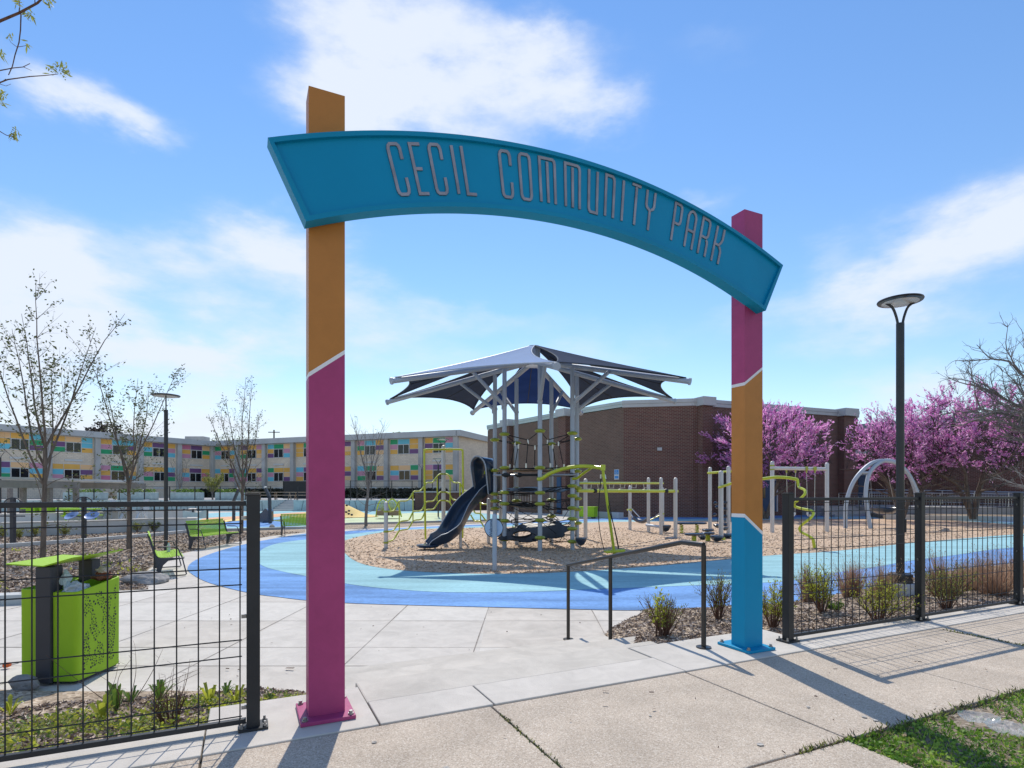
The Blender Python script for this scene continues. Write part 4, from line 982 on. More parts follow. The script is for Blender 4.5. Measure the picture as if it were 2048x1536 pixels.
def ribbon(mb, pts, w, fn, dz):
    n = len(pts); Lf = []; Rt = []
    for i, p in enumerate(pts):
        a = pts[max(i-1,0)]; b = pts[min(i+1,n-1)]
        d1 = Vector((p[0]-a[0],p[1]-a[1])); d2 = Vector((b[0]-p[0],b[1]-p[1]))
        if d1.length < 1e-9: d1 = d2
        if d2.length < 1e-9: d2 = d1
        d1.normalize(); d2.normalize(); n1 = Vector((-d1.y,d1.x)); n2 = Vector((-d2.y,d2.x)); m_ = (n1+n2).normalized(); k = min(1.6, 1/max(.4, m_.dot(n1)))
        Lf.append((p[0]+m_.x*w/2*k, p[1]+m_.y*w/2*k)); Rt.append((p[0]-m_.x*w/2*k, p[1]-m_.y*w/2*k))
    vs = []
    for a, b in zip(Lf, Rt): vs += [fn(a[0],a[1],dz), fn(b[0],b[1],dz), fn(b[0],b[1],dz+.006), fn(a[0],a[1],dz+.006)]
    fs = []
    for i in range(n-1):
        a, b = i*4, i*4+4; fs += [(a,a+1,b+1,b),(a+1,a+2,b+2,b+1),(a+2,a+3,b+3,b+2),(a+3,a,b,b+3)]
    fs += [(0,3,2,1),((n-1)*4,(n-1)*4+1,(n-1)*4+2,(n-1)*4+3)]; mb.add(vs, fs)
for L_, ang in words:
    w_ = WD[L_]; a0 = R(ang); RC = RT-(.212-.026*min(1,(ang+14.5)/20))
    def fn(x, y, dz, a0=a0, RC=RC):
        rr = RC+y; aa = a0+x/RC; return P(CS+rr*math.sin(aa), NF+.022-dz, CT+rr*math.cos(aa))
    for k_, stq in enumerate(LT[L_]):
        ribbon(let, [((x-.5)*w_, (y-.5)*HL) for x,y in stq], SW, fn, .0025+.0007*k_)
        ribbon(led, [((x-.5)*w_, (y-.5)*HL) for x,y in stq], SW+.005, lambda x, y, dz, fn=fn, k_=k_: fn(x, y, .0002+dz*.08+.0006*k_), 0)  # wider dark ribbon behind each stroke, painted inner shadow
let.build('lettering', 'letter_silver', bo_); led.build('lettering_shade', 'letter_shade', bo_, kind='stuff')
# ================================================================== FENCES
def fence(label, s_posts, name='mesh_fence', ends=(True,True)):
    t_ = thing(name, label, 'fence', P(s_posts[0],3.44), 0)
    for i, s in enumerate(s_posts):
        c = P(s,3.44); mb = MB(); mb.box(c+Vector((0,0,.645)), (.068,.068,1.285), UV_, NV_); po = mb.build('post', 'black_metal', t_, bevel=.004)
        mb = MB(); mb.lathe(c+Vector((0,0,1.283)), [(.054,0),(.054,.008),(.046,.016),(.02,.022),(.001,.023)], 4, (0,0,1)); 
        mb = MB(); mb.box(c+Vector((0,0,1.288)), (.078,.078,.010), UV_, NV_); mb.box(c+Vector((0,0,1.297)), (.06,.06,.008), UV_, NV_); mb.build('cap', 'black_metal', po, bevel=.002)
        mb = MB(); mb.box(c+Vector((0,0,.008)), (.15,.125,.012), UV_, NV_); pl_ = mb.build('base_plate', 'black_metal', po)
        mb = MB()
        for a in (-1,1):
            for b in (-1,1):
                q = c+UV_*a*.058+NV_*b*.042; mb.cyl((q.x,q.y), .011, .015, .026, 6); mb.cyl((q.x,q.y), .007, .026, .042, 6)
        mb.each('bolt', 'bolt', pl_)
    for a, b in zip(s_posts, s_posts[1:]):
        a2, b2 = a+.036, b-.036
        mb = MB(); mb.bar(P(a2,3.44,1.240), P(b2,3.44,1.240), .032, .027); mb.build('top_rail', 'black_metal', t_, bevel=.003)
        mb = MB(); mb.bar(P(a2,3.44,.045), P(b2,3.44,.045), .032, .027); mb.build('bottom_rail', 'black_metal', t_, bevel=.003)
        mb = MB(); n = round((b2-a2)/.0955)
        for i in range(n):
            s = a2+.03+(b2-a2-.06)*i/(n-1); mb.tube([P(s,3.437,.058), P(s,3.437,1.226)], .0036, 5)
        for z in (1.208,1.130,.886,.795,.493,.403,.158,.075): mb.tube([P(a2+.02,3.431,z), P(b2-.02,3.431,z)], .0036, 5)
        mb.build('wire_mesh', 'black_metal', t_, smooth=True)
        mb = MB()
        for s in (a+.045, b-.045):
            for z in (1.16,.62,.12): mb.box(P(s,3.436,z), (.03,.012,.02), UV_, NV_)
        mb.each('clip', 'bolt', t_)
    return t_
fence('black wire mesh fence left of the arch in front of the green litter bin', [-3.83,-1.897,.036])
fence('black wire mesh fence right of the arch along the planting bed', [4.285,6.215,8.13,10.05,11.97])
# ================================================================== HANDRAIL
hr = thing('handrail', 'dark steel handrail on three posts beside the steps, sloping down into the park', 'handrail', P(3.47,3.60))
mb = MB(); mb.tube([P(3.47,3.60,.862),P(3.47,3.862,.862),P(3.47,3.90,.853),P(3.47,5.82,.430)], .0215, 12); mb.build('rail', 'rail_metal', hr, smooth=True)
for n_, z0, z1 in ((3.60,0,.862),(4.94,-.30,.625),(5.80,GZ,.434)):
    mb = MB(); q = P(3.47,n_); mb.cyl((q.x,q.y), .0205, z0, z1-.005, 12); po = mb.build('post', 'rail_metal', hr, smooth=True)
    mb = MB(); mb.lathe(q+Vector((0,0,z0)), [(.062,.001),(.062,.009),(.03,.014),(.001,.014)], 20); mb.build('flange', 'rail_metal', po, smooth=True)
# ================================================================== LAMPS
def lamp(label, x, y, z0, ztop, wd=.68, yaw=0.0, footing=0.0, pole_r=.055, group='park lamps with flat round heads'):
    t_ = thing('street_lamp', label, 'street lamp', (x,y,z0), 0, group); zf = z0+footing
    fk = ztop-.40*(wd/.68)
    mb = MB(); mb.cyl((x,y), pole_r, zf, fk, 16); mb.build('pole', 'dark_metal', t_, smooth=True)
    if footing:
        mb = MB(); mb.lathe((x,y,z0-.25), [(.245,0),(.245,footing+.235),(.235,footing+.25),(.001,footing+.25)], 28); mb.build('footing', 'concrete_wall', t_, smooth=True)
        mb = MB(); mb.lathe((x,y,zf), [(.165,.0),(.165,.07),(.16,.125),(.145,.135),(.06,.135),(.06,.14),(.001,.14)], 20); mb.build('base_cover', 'dark_metal', t_, smooth=True)
        mb = MB(); mb.box((x+.06,y-.01,z0+1.05), (.03,.05,.20)); mb.build('junction_box', 'dark_metal', t_, bevel=.004)
    ax = Vector((math.cos(yaw),math.sin(yaw),0)); mb = MB(); h = wd*.5*.86
    for sg_ in (-1,1):
        pts = spline([Vector((x,y,fk-.03))+ax*sg_*pole_r*.55, Vector((x,y,fk+.10))+ax*sg_*pole_r*1.0, Vector((x,y,fk+.24))+ax*sg_*h*.42, Vector((x,y,ztop-.035))+ax*sg_*h*.80], 5)
        mb.tube(pts, [pole_r*.5]+[pole_r*.33]*(len(pts)-2)+[pole_r*.28], 8)
    mb.build('fork', 'dark_metal', t_, smooth=True)
    r = wd/2; c = Vector((x,y,ztop-.03)); mb = MB()
    mb.lathe(c, [(r*.80,-.012),(r*.97,-.004),(r,.012),(r*.985,.026),(r*.7,.045),(r*.3,.055),(.001,.058)], 40); hd_ = mb.build('lamp_head', 'dark_metal', t_, smooth=True)
    mb = MB(); mb.lathe(c, [(.001,-.034),(r*.5,-.03),(r*.74,-.02),(r*.805,-.0135)], 40); mb.build('diffuser', 'lamp_lens', hd_, smooth=True)
    return t_
mat('lamp_lens', (.62,.62,.58), .35, var=.25, scale=9, streak=(.4,3,1))
lamp('tall dark lamp on a round concrete footing behind the right fence', 5.84, 8.5, -.25, 4.20, .60, -.15, .20)
L2 = G(332,1102); lamp('dark lamp post standing behind the nearest green bench', L2.x, L2.y, GZ, 1.3+195*L2.y/F, .76, R(121), 0)
for lb, px, py, y in (('far thin lamp seen through the green climbing frame', 876.5,917,41),('far lamp left of the green climbing frame, shorter looking of the two there', 843.5,929,58),('far lamp whose head shows just above the climbing frame centre post',885,878,33),('lamp at the left edge of the photo, cut by the frame',1,903,42)):
    q = D(px,py,y); lamp(lb, q.x, q.y, GZ, q.z, .76, .2, 0)
# ================================================================== BENCHES
def bench(label, p0, p1, face, zg=GZ):
    """p0 near end, p1 far end of the front-back middle line; face = side the sitter looks to"""
    p0 = Vector(p0); p1 = Vector(p1); L = (p1-p0).length; t_ = thing('park_bench', label, 'bench', (p0.x,p0.y,zg), 0, 'lime green perforated metal benches')
    ax = (p1-p0).normalized(); f = Vector((-ax.y,ax.x,0)); f = f if f.dot(Vector(face)) > 0 else -f; Z = Vector((0,0,1)); b0 = Vector((p0.x,p0.y,zg))
    prof = [(-.32,.86),(-.285,.74),(-.25,.60),(-.215,.47),(-.17,.415),(-.10,.40),(.05,.405),(.18,.425),(.24,.425),(.27,.405)]
    n = max(10, int(L/.058)); w = L/n
    for nm, pr in (('backrest', prof[:4]), ('seat', prof[3:])):
        mb = MB()
        for i in range(n):
            a = b0+ax*(i*w+.004); b = b0+ax*((i+1)*w-.011)
            for (f0,z0),(f1,z1) in zip(pr, pr[1:]):
                q = [a+f*f0+Z*z0, b+f*f0+Z*z0, b+f*f1+Z*z1, a+f*f1+Z*z1]; nr = (q[1]-q[0]).cross(q[3]-q[0]).normalized(); mb.slab(q, nr, .004)
        for k in range(1, len(pr)):
            q = b0+f*pr[k][0]+Z*(pr[k][1]+.002); mb.bar(q+ax*.004, q+ax*(L-.004), .02, .006)
        if nm == 'backrest': q = b0+f*prof[0][0]+Z*prof[0][1]; mb.bar(q, q+ax*L, .03, .02)
        mb.build(nm, 'lime', t_)
    for e in (-.02, L+.02):
        c = b0+ax*e; mb = MB()
        side = [(-.35,.80),(-.30,.80),(-.19,.40),(.27,.375),(.29,.40),(.29,.36),(.0,.33),(-.09,.24),(-.16,0),(-.23,0),(-.20,.20),(-.22,.34)]
        mb.slab([c+f*a_+Z*z_ for a_,z_ in side], ax, .045); mb.build('side_frame', 'bench_grey', t_)
        mb = MB(); cc = c+ax*.022; mb.tube([cc+f*-.19+Z*.62, cc+f*.10+Z*.62, cc+f*.17+Z*.59, cc+f*.25+Z*.39, cc+f*.33+Z*.03, cc+f*.31+Z*.012, cc+f*-.14+Z*.012], .0125, 8); mb.build('armrest', 'bench_grey', t_, smooth=True)
    return t_
bench('nearest lime green bench, seen from its end, left of the blue path', (-7.15,11.75,0), (-8.05,13.1,0), (1,.6,0))
bench('second lime green bench, between the lamp post and the left fence post', (-9.72,17.35,0), (-9.5,19.15,0), (1,-.2,0))
bench('third lime green bench, half hidden behind the pink gate post', (-9.25,22.8,0), (-7.75,23.9,0), (.4,-1,0))
# ================================================================== LITTER BIN
lb_ = thing('litter_bin', 'lime green double litter bin with folded green roof behind the left fence', 'litter bin', (-4.25,5.45,GZ))
X0, X1, Y0, Y1 = -4.52, -3.985, 5.17, 5.76
def rbox(mb, x0, x1, y0, y1, z0, zt0, zt1, r=.07, corners=(1,1,1,1), flare=.02):
    pts = []
    for (cx_, cy_, a0, on) in ((x1-r,y0+r,-90,corners[0]),(x1-r,y1-r,0,corners[1]),(x0+r,y1-r,90,corners[2]),(x0+r,y0+r,180,corners[3])):
        if on:
            for k in range(6): a = R(a0+k*18); pts.append((cx_+r*math.cos(a), cy_+r*math.sin(a)))
        else: a = R(a0+45); pts.append((cx_+r*math.copysign(1,math.cos(a)), cy_+r*math.copysign(1,math.sin(a))))
    n = len(pts); cxm, cym = (x0+x1)/2, (y0+y1)/2
    vs = [(a,b,z0) for a,b in pts]
    for a,b in pts: 
        g_ = (b-y0)/(y1-y0); vs.append((cxm+(a-cxm)*(1+flare*2), b, zt0+(zt1-zt0)*g_))
    for a,b in pts: g_ = (b-y0)/(y1-y0); vs.append((cxm+(a-cxm)*.93, cym+(b-cym)*.95, zt0+(zt1-zt0)*g_+.002))
    for a,b in pts: vs.append((cxm+(a-cxm)*.90, cym+(b-cym)*.94, zt0-.22))
    fs = [tuple(range(n-1,-1,-1))]
    for l in range(3): fs += [(l*n+i, l*n+(i+1) % n, (l+1)*n+(i+1) % n, (l+1)*n+i) for i in range(n)]
    fs.append(tuple(3*n+i for i in range(n))); mb.add(vs, fs)
mb = MB(); rbox(mb, X0, -4.345, Y0+.02, Y1-.02, GZ+.02, .41, .44, .03, (0,0,1,1)); bn1 = mb.build('bin', 'lime', lb_, smooth=True, fix=False)
mb = MB(); rbox(mb, -4.195, X1, Y0, Y1, GZ+.02, .385, .45, .05, (1,1,0,0)); bn2 = mb.build('bin', 'lime', lb_, smooth=True, fix=False)
dots = MB(); rn = random.Random(5); used = []
def dens_(u, v): return noise.noise(Vector((u*5.5, v*3.2, 4)))+.35*noise.noise(Vector((u*11+v*5, v*7, 1)))
for _ in range(9000):
    u, v = rn.uniform(.03,.97), rn.uniform(.06,.955)
    if dens_(u,v) < .0: continue
    r = rn.choice((.005,.0065,.008,.0095,.0115)); y = Y0+.075+u*(Y1-Y0-.145); z = GZ+.05+v*(.76+.05*u)
    if any((y-a)**2+(z-b)**2 < (r+c+.005)**2 for a,b,c in used): continue
    used.append((y,z,r)); fl = (z-GZ-.02)/.87*.0042
    dots.add([(X1+.0015+fl, y+r*math.cos(k*math.pi/4), z+r*math.sin(k*math.pi/4)) for k in range(8)], [tuple(range(8))])
    if len(used) > 620: break
dots.build('perforation', 'rubber_black', bn2, fix=False, kind='stuff')
mb = MB(); mb.box((-4.27,Y0+.045,.09), (.135,.15,1.06)); mb.build('front_post', 'bench_grey', lb_, bevel=.006)
mb = MB(); mb.box((-4.27,Y1-.05,.09), (.135,.12,1.07)); mb.build('rear_post', 'bench_grey', lb_, bevel=.006)
mb = MB(); mb.box((-4.25,5.46,GZ+.012), (.5,.5,.02)); mb.build('base', 'bench_grey', lb_)
rf = MB()
for (xa,za,xb,zb) in ((-4.60,.645,-4.25,.625),(-4.25,.625,-3.985,.70)):
    rf.slab([(xa,Y0-.05,za),(xb,Y0-.05,zb),(xb,Y1+.03,zb+.01),(xa,Y1+.03,za+.01)], (0,0,1), .010)
rf.build('roof', 'lime', lb_)
def crumple(label, name, m, c, sx, sy, sz, seed, cat='litter', sub=3):
    bm = bmesh.new(); bmesh.ops.create_icosphere(bm, subdivisions=sub, radius=1); o3 = Vector((seed*1.7,seed*.3,0))
    for v in bm.verts:
        k = 1+.55*noise.noise(v.co*1.6+o3)+.25*noise.noise(v.co*4+o3)+.12*noise.noise(v.co*9+o3); v.co = Vector((v.co.x*sx*k, v.co.y*sy*k, v.co.z*sz*k))
    me = bpy.data.meshes.new(name); bm.to_mesh(me); bm.free(); me.materials.append(MATS[m]); o = bpy.data.objects.new(name, me); COL.objects.link(o); o.location = c; tag(o, label, cat); return o
crumple('white plastic bag bulging out of the litter bin', 'plastic_bag', 'plastic_white', (-4.10,5.33,.395), .085, .13, .06, 3, 'bag')
crumple('pale upright carton among the rubbish in the litter bin', 'carton', 'planter_pale', (-4.16,5.27,.48), .04, .04, .08, 4, 'litter')
crumple('brown and tan rubbish heaped at the back of the litter bin', 'food_waste', 'litter_brown', (-4.07,5.62,.47), .08, .08, .045, 5)
crumple('crumpled straw coloured wrapper on top of the heap in the litter bin', 'wrapper', 'chip_light', (-4.05,5.60,.53), .06, .05, .03, 6)
def rock(label, c, sx, sy, sz, seed): 
    bm = bmesh.new(); bmesh.ops.create_icosphere(bm, subdivisions=3, radius=1); o3 = Vector((seed*3.1,0,seed))
    for v in bm.verts:
        k = 1+.35*noise.noise(v.co*.9+o3)+.1*noise.noise(v.co*3+o3); v.co = Vector((round(v.co.x*k*2.4,0)/2.4*.35+v.co.x*k*.65, v.co.y*k, v.co.z*k)); v.co = Vector((v.co.x*sx,v.co.y*sy,v.co.z*sz))
    me = bpy.data.meshes.new('rock'); bm.to_mesh(me); bm.free(); me.materials.append(MATS['rock']); o = bpy.data.objects.new('rock', me); COL.objects.link(o); o.location = c; tag(o, label, 'rock')
rock('grey stone lying at the foot of the litter bin', (-4.32,5.02,GZ+.06), .115, .07, .075, 2)
q = G(300,1162); rock('flat grey boulder beside the nearest green bench', (q.x+.0,q.y-.1,GZ+.06), .42, .3, .15, 5)
q = G(544,1058); rock('round pale stone on the mulch near the third bench', (q.x,q.y,GZ+.1), .12, .12, .12, 8)
# small litter
q = G(14,1334); tp = thing('toy_top', 'small orange plastic toy lying on the plaza left of the litter bin', 'toy', (q.x,q.y,GZ)); mb = MB(); mb.lathe((q.x,q.y,GZ+.02), [(.02,-.03),(.026,0),(.02,.03)], 8, (1,.3,.2)); mb.build('toy_body', 'litter_orange', tp); mb = MB(); mb.tube([(q.x-.07,q.y-.02,GZ-.004),(q.x+.09,q.y+.03,GZ+.03)], .004, 5); mb.build('toy_stick', 'bolt', tp)
bt_ = G(318,1112, GZ+.42); bo = thing('drink_bottle', 'small clear bottle left standing on the nearest green bench', 'bottle', (-7.75,12.75,GZ+.40)); mb = MB(); mb.lathe((-7.75,12.75,GZ+.405), [(.035,0),(.036,.12),(.03,.16),(.013,.19),(.013,.22),(.001,.221)], 10); mb.build('bottle_body', 'plastic_white', bo, smooth=True); mb = MB(); mb.cyl((-7.75,12.75), .015, GZ+.628, GZ+.65, 8); mb.build('bottle_cap', 'litter_orange', bo)
def clear_tray(label, px, py, L, W, yaw, seed):
    c = G(px, py, .0); me_ = MB(); n = 26; m_ = 12; ax = Vector((math.cos(yaw),math.sin(yaw),0)); ay = Vector((-ax.y,ax.x,0)); o3 = Vector((seed,0,0)); g_ = []
    for i in range(n+1):
        for j in range(m_+1):
            u, v = i/n*2-1, j/m_*2-1; wv = math.sqrt(max(0,1-abs(u)**2.6)); rim_ = max(abs(u), abs(v))
            z = .025+.035*rim_**4+.014*noise.noise(Vector((u*5,v*4,seed)))+.008*noise.noise(Vector((u*13,v*11,seed)))
            g_.append(Vector((c.x,c.y,z-.012))+ax*u*L/2+ay*v*W/2*wv)
    for i in range(n):
        for j in range(m_): a = i*(m_+1)+j; me_.face([g_[a],g_[a+m_+1],g_[a+m_+2],g_[a+1]])
    tag(me_.build('plastic_tray', 'clear_plastic', smooth=False), label, 'litter')
clear_tray('clear crushed plastic tray on the grass verge, the left one', 1958,1447,.20,.12,-.35,3)
clear_tray('clear crushed plastic lid on the grass verge, the right one', 2016,1468,.20,.15,-.5,8)
# leaf litter and grit on the paving (a few dozen dark scraps)
db = MB()
for _ in range(150):
    if random.random() < .6: s, n = random.uniform(.5,9), random.uniform(1.2,3.15); p = P(s,n,.004)
    else: p = Vector((random.uniform(-5,1.2),random.uniform(5.2,8.8),GZ-.004)); 
    if p.z > -.1 and n < 1.94 and s > 2.86: continue
    db.quad(p+Vector((0,0,.002)), random.uniform(.004,.012), random.uniform(.008,.03), (random.gauss(0,1),random.gauss(0,1),.05))
for px,py,L_ in ((580,1337,.09),(574,1343,.02),(455,1338,.04),(1211,1383,.04),(1303,1386,.03),(1210,1410,.03)):
    q = G(px,py, GZ if py < 1345 else 0); db.quad(q+Vector((0,0,.006)), L_*.3, L_, (1,-.2,.05))
db.mi(1)
for _ in range(34):
    s, n = random.uniform(.3,8), random.uniform(1.0,3.1)
    if s > 2.8 and n < 1.95: continue
    c = P(s,n,-.0005); r_ = random.uniform(.008,.02); a0 = random.random(); db.add([c+Vector((r_*math.cos(a0+k*math.pi/4)*random.uniform(.7,1.1), r_*math.sin(a0+k*math.pi/4)*random.uniform(.7,1.1), 0)) for k in range(8)], [tuple(range(8))])
tag(db.build('leaf_scraps', ['chip_dark','aggregate_grey'], kind='stuff', fix=False), 'tiny dark leaf scraps and grit scattered over the paving', 'leaf litter', kind='stuff')
# ================================================================== PLAYGROUND
# --- shaded rope tower
rt = thing('rope_tower', 'tall rope net tower of silver posts under the dark shade sails', 'play structure', (.7,18.1,GZ))
PT = {'D':(.837,16.9,1080),'F':(1.84,17.2,1145),'G':(2.13,18.5,1154),'E':(1.34,19.2,1103),'C':(.153,19.2,1033),'A':(-.557,18.5,990),'B':(-.234,17.66,1009)}
ORD = ['D','F','G','E','C','A','B']
HUB = Vector((.70,18.1,5.50))
TIP = dict(D=D(1112,732,13.7), F=D(1372,762,15.6), G=D(1344,801,19.2), E=D(1160,824,22.2), C=D(947,824,22.2), A=D(780,803,19.2), B=D(790,761,15.6))
def ptop(k):
    x,y,_ = PT[k]; r0 = (Vector((x,y,0))-Vector((HUB.x,HUB.y,0))).length; tp = TIP[k]; R_ = (Vector((tp.x,tp.y,0))-Vector((HUB.x,HUB.y,0))).length
    return HUB.z-.05+(tp.z-HUB.z+.05)*r0/R_
for k in ORD:
    x,y,_ = PT[k]; mb = MB(); mb.cyl((x,y), .068, GZ-.05, ptop(k)-.03, 16); po = mb.build('post', 'post_silver', rt, smooth=True)
    mb = MB(); mb.cyl((x,y), .083, 4.0, 4.06, 16); mb.build('collar', 'post_silver', po, smooth=True)
def clamp(mb, k, z, s=1.0):
    x,y,_ = PT[k]; mb.lathe((x,y,z), [(.10*s,-.055),(.15*s,-.03),(.165*s,0),(.15*s,.03),(.10*s,.055),(.07,.056)], 14)
CLZ = dict(D=[3.14,2.04,1.29,.96,.47,-.05], F=[3.1,2.08,1.50,1.20,.83,.50,.20,-.19], G=[3.05,2.0,1.45,1.10,.75,.3], E=[2.95,2.05,1.42,1.05,.50,.10], C=[2.98,2.05,1.42,1.02,.10], A=[3.02,2.02,1.25,1.02,.78], B=[3.12,2.07,1.30,.95,.42,-.16])
for k in ORD:
    mb = MB()
    for z in CLZ[k]: clamp(mb, k, z)
    mb.each('clamp', 'clamp', rt, smooth=True)
def pp(k, z): x,y,_ = PT[k]; return Vector((x,y,z))
CN = Vector((.78,18.15,0))
def inn(k, z, f): p = pp(k,z); c = Vector((CN.x,CN.y,z)); return p.lerp(c, f)
def ring_net(z, dz, sag=.08, web=(.35,.6), sp=True, name='rope_net'):
    mb = MB(); n = len(ORD); zz = [min(CLZ[k], key=lambda q: abs(q-z)) if abs(min(CLZ[k], key=lambda q: abs(q-z))-z) < .3 else z for k in ORD]
    for i in range(n):
        a, b = ORD[i], ORD[(i+1) % n]; p, q = pp(a,zz[i]), pp(b,zz[(i+1) % n]); m_ = (p+q)/2; m_ = m_.lerp(Vector((CN.x,CN.y,m_.z)), .18)+Vector((0,0,-sag)); mb.tube([p, m_, q], .014, 5)
        for w in web:
            mb.tube([inn(a,zz[i]-sag*w,w), inn(b,zz[(i+1) % n]-sag*w,w)], .012, 5)
        if sp: mb.tube([p, inn(a,zz[i]-sag,.85)], .013, 5)
        mb.tube([m_, inn(b,zz[(i+1) % n]-sag*.6,web[0]), ], .011, 5)
    mb.build(name, 'rope', rt, smooth=True)
ring_net(2.04, 0, .02, (.25,.55)); ring_net(1.42, 0, .06, (.4,)); ring_net(.98, 0, .10, (.3,.65)); ring_net(.45,0,.10,(.4,),False); ring_net(-.08,0,.10,(.35,))
# top rope zigzag and hanging ropes
mb = MB(); cpm = MB()
for i in range(7):
    a, b = ORD[i], ORD[(i+1) % 7]; p, q = pp(a,CLZ[a][0]), pp(b,CLZ[b][0]); m_ = ((p+q)/2).lerp(Vector((CN.x,CN.y,3.0)), .42); m_.z -= .14
    mb.tube([p, m_, q], .014, 5); b_ = ((pp(a,2.06)+pp(b,2.06))/2).lerp(Vector((CN.x,CN.y,2.06)), .28); mb.tube([m_, b_], .014, 5)
    cpm.tube([m_+Vector((0,0,.02)), m_-Vector((0,0,.12))], .026, 6); cpm.tube([b_, b_+Vector((0,0,.14))], .026, 6)
mb.build('hanging_ropes', 'rope', rt, smooth=True); cpm.each('rope_ferrule', 'steel', rt, smooth=True)
# extra slanting climbing ropes between levels
mb = MB()
for i in range(7):
    a, b = ORD[i], ORD[(i+1) % 7]
    for za, zb in ((.95,.45),(.45,-.05)):
        mb.tube([pp(a,za), inn(b,zb,.35)], .010, 5)
mb.build('rope_web', 'rope', rt, smooth=True)
# net floor, black membranes with holes, tan mat
def membrane(name, c, rx, ry, hx, hy, hr, m, tilt=(0,0,1), th=.02, n=36):
    mb = MB(); c = Vector(c); q = Vector((0,0,1)).rotation_difference(Vector(tilt).normalized()); o_ = []; i_ = []
    for k in range(n):
        a = 2*math.pi*k/n; w = 1+.12*math.cos(7*a); o_.append(q @ Vector((rx*math.cos(a)*w, ry*math.sin(a)*w, 0))+c); i_.append(q @ Vector((hx+hr*math.cos(a), hy+hr*.8*math.sin(a), 0))+c)
    up = q @ Vector((0,0,th))
    for k in range(n):
        j = (k+1) % n; mb.face([o_[k],o_[j],i_[j],i_[k]]); mb.face([o_[j]-up,o_[k]-up,i_[k]-up,i_[j]-up]); mb.face([o_[k]-up,o_[j]-up,o_[j],o_[k]]); mb.face([i_[j]-up,i_[k]-up,i_[k],i_[j]])
    mb.build(name, m, rt); mb = MB(); mb.tube([v+up*.5 for v in i_]+[i_[0]+up*.5], .02, 6); mb.build('hole_rim', 'steel' if 0 else 'rubber_black', rt, smooth=True)
membrane('net_membrane', (.72,17.75,.08), 1.15, .75, -.42, -.12, .30, 'rubber_black', (-.10,-.32,1))
membrane('net_membrane', (.85,17.95,1.40), 1.0, .7, -.35, -.05, .30, 'rubber_black', (0,-.12,1))
membrane('net_mat', (.55,18.0,.86), .8, .5, .1, 0, .02, 'net_tan', (.12,-.14,1))
membrane('net_deck', (.65,18.1,2.00), 1.1, .95, 0, 0, .45, 'net_tan', (0,0,1), .01)
mb = MB(); a, b = D(986,950.5,17.3), D(1152,949.5,17.0); mb.tube([a,b], .03, 8); mb.build('crossbar', 'steel', rt, smooth=True)
mb = MB()
for px in (1012,1038,1080,1143): q = D(px,950,17.15); mb.tube([q-Vector((.14,0,0)), q-Vector((.04,0,0)), q+Vector((.04,0,0)), q+Vector((.14,0,0))], [.02,.07,.07,.02], 8)
mb.tube([D(1030,950,17.1), D(1078,950,17.1)], .037, 8); mb.tube([D(1092,950,17.1), D(1143,950,17.1)], .037, 8); mb.each('grip_sleeve', 'rubber_black', rt, smooth=True)
# small pod hanging at the right of the tower
def pod(mb, c, r, h=.16):
    mb.lathe(c, [(.03,-h),(r*.55,-h*.8),(r*.9,-h*.3),(r,-.02),(r*.97,.03),(r*.8,.045),(.001,.05)], 20)
mb = MB(); q = D(1162,1078,16.9); pod(mb, q, .17, .2); mb.build('foot_pod', 'slide', rt, smooth=True)
mb = MB(); pod(mb, (.25,19.5,-.35), .17, .08); mb.build('foot_pod', 'slide', rt, smooth=True)
# --- canopy
sh = thing('shade_canopy', 'dark seven-sided shade canopy with scalloped fabric sails on silver rafters above the rope tower', 'canopy', (.70,18.1,4.4))
mb = MB(); mb.lathe((HUB.x,HUB.y,0), [(.20,5.38),(.205,5.42),(.205,5.92),(.19,5.98),(.001,5.99)], 20); mb.build('hub', 'post_silver', sh, smooth=True)
mb = MB(); mb.lathe((HUB.x,HUB.y,0), [(.001,5.33),(.26,5.34),(.27,5.38),(.19,5.40)], 20); mb.build('hub_plate', 'steel', sh, smooth=True)
APEX = Vector((HUB.x,HUB.y,5.97))
for k in ORD:
    tp = TIP[k]; d = (tp-HUB); d.normalize(); mb = MB(); mb.tube([HUB+d*.15, tp+d*.10], [.082,.078], 12); r_ = mb.build('rafter', 'post_silver', sh, smooth=True)
    mb = MB(); mb.tube([tp+d*.08, tp+d*.13], .10, 12); mb.build('end_cap', 'post_silver', r_, smooth=True)
    x,y,_ = PT[k]; out = (Vector((tp.x,tp.y,0))-Vector((x,y,0))); out.normalize()
    L_ = (Vector((tp.x,tp.y,0))-Vector((x,y,0))).length; zt = ptop(k)
    a = Vector((x,y,4.03)); b_xy = Vector((x,y,0))+out*1.15; b = Vector((b_xy.x,b_xy.y, zt+(tp.z-zt)*1.15/L_-.02)); mb = MB(); mb.tube([a+out*.04, b], .058, 10); mb.build('brace', 'post_silver', sh, smooth=True)
    pl_ = MB(); pl_.box(a+out*.02, (.16,.05,.28), out); pl_.build('bracket', 'post_silver', sh)
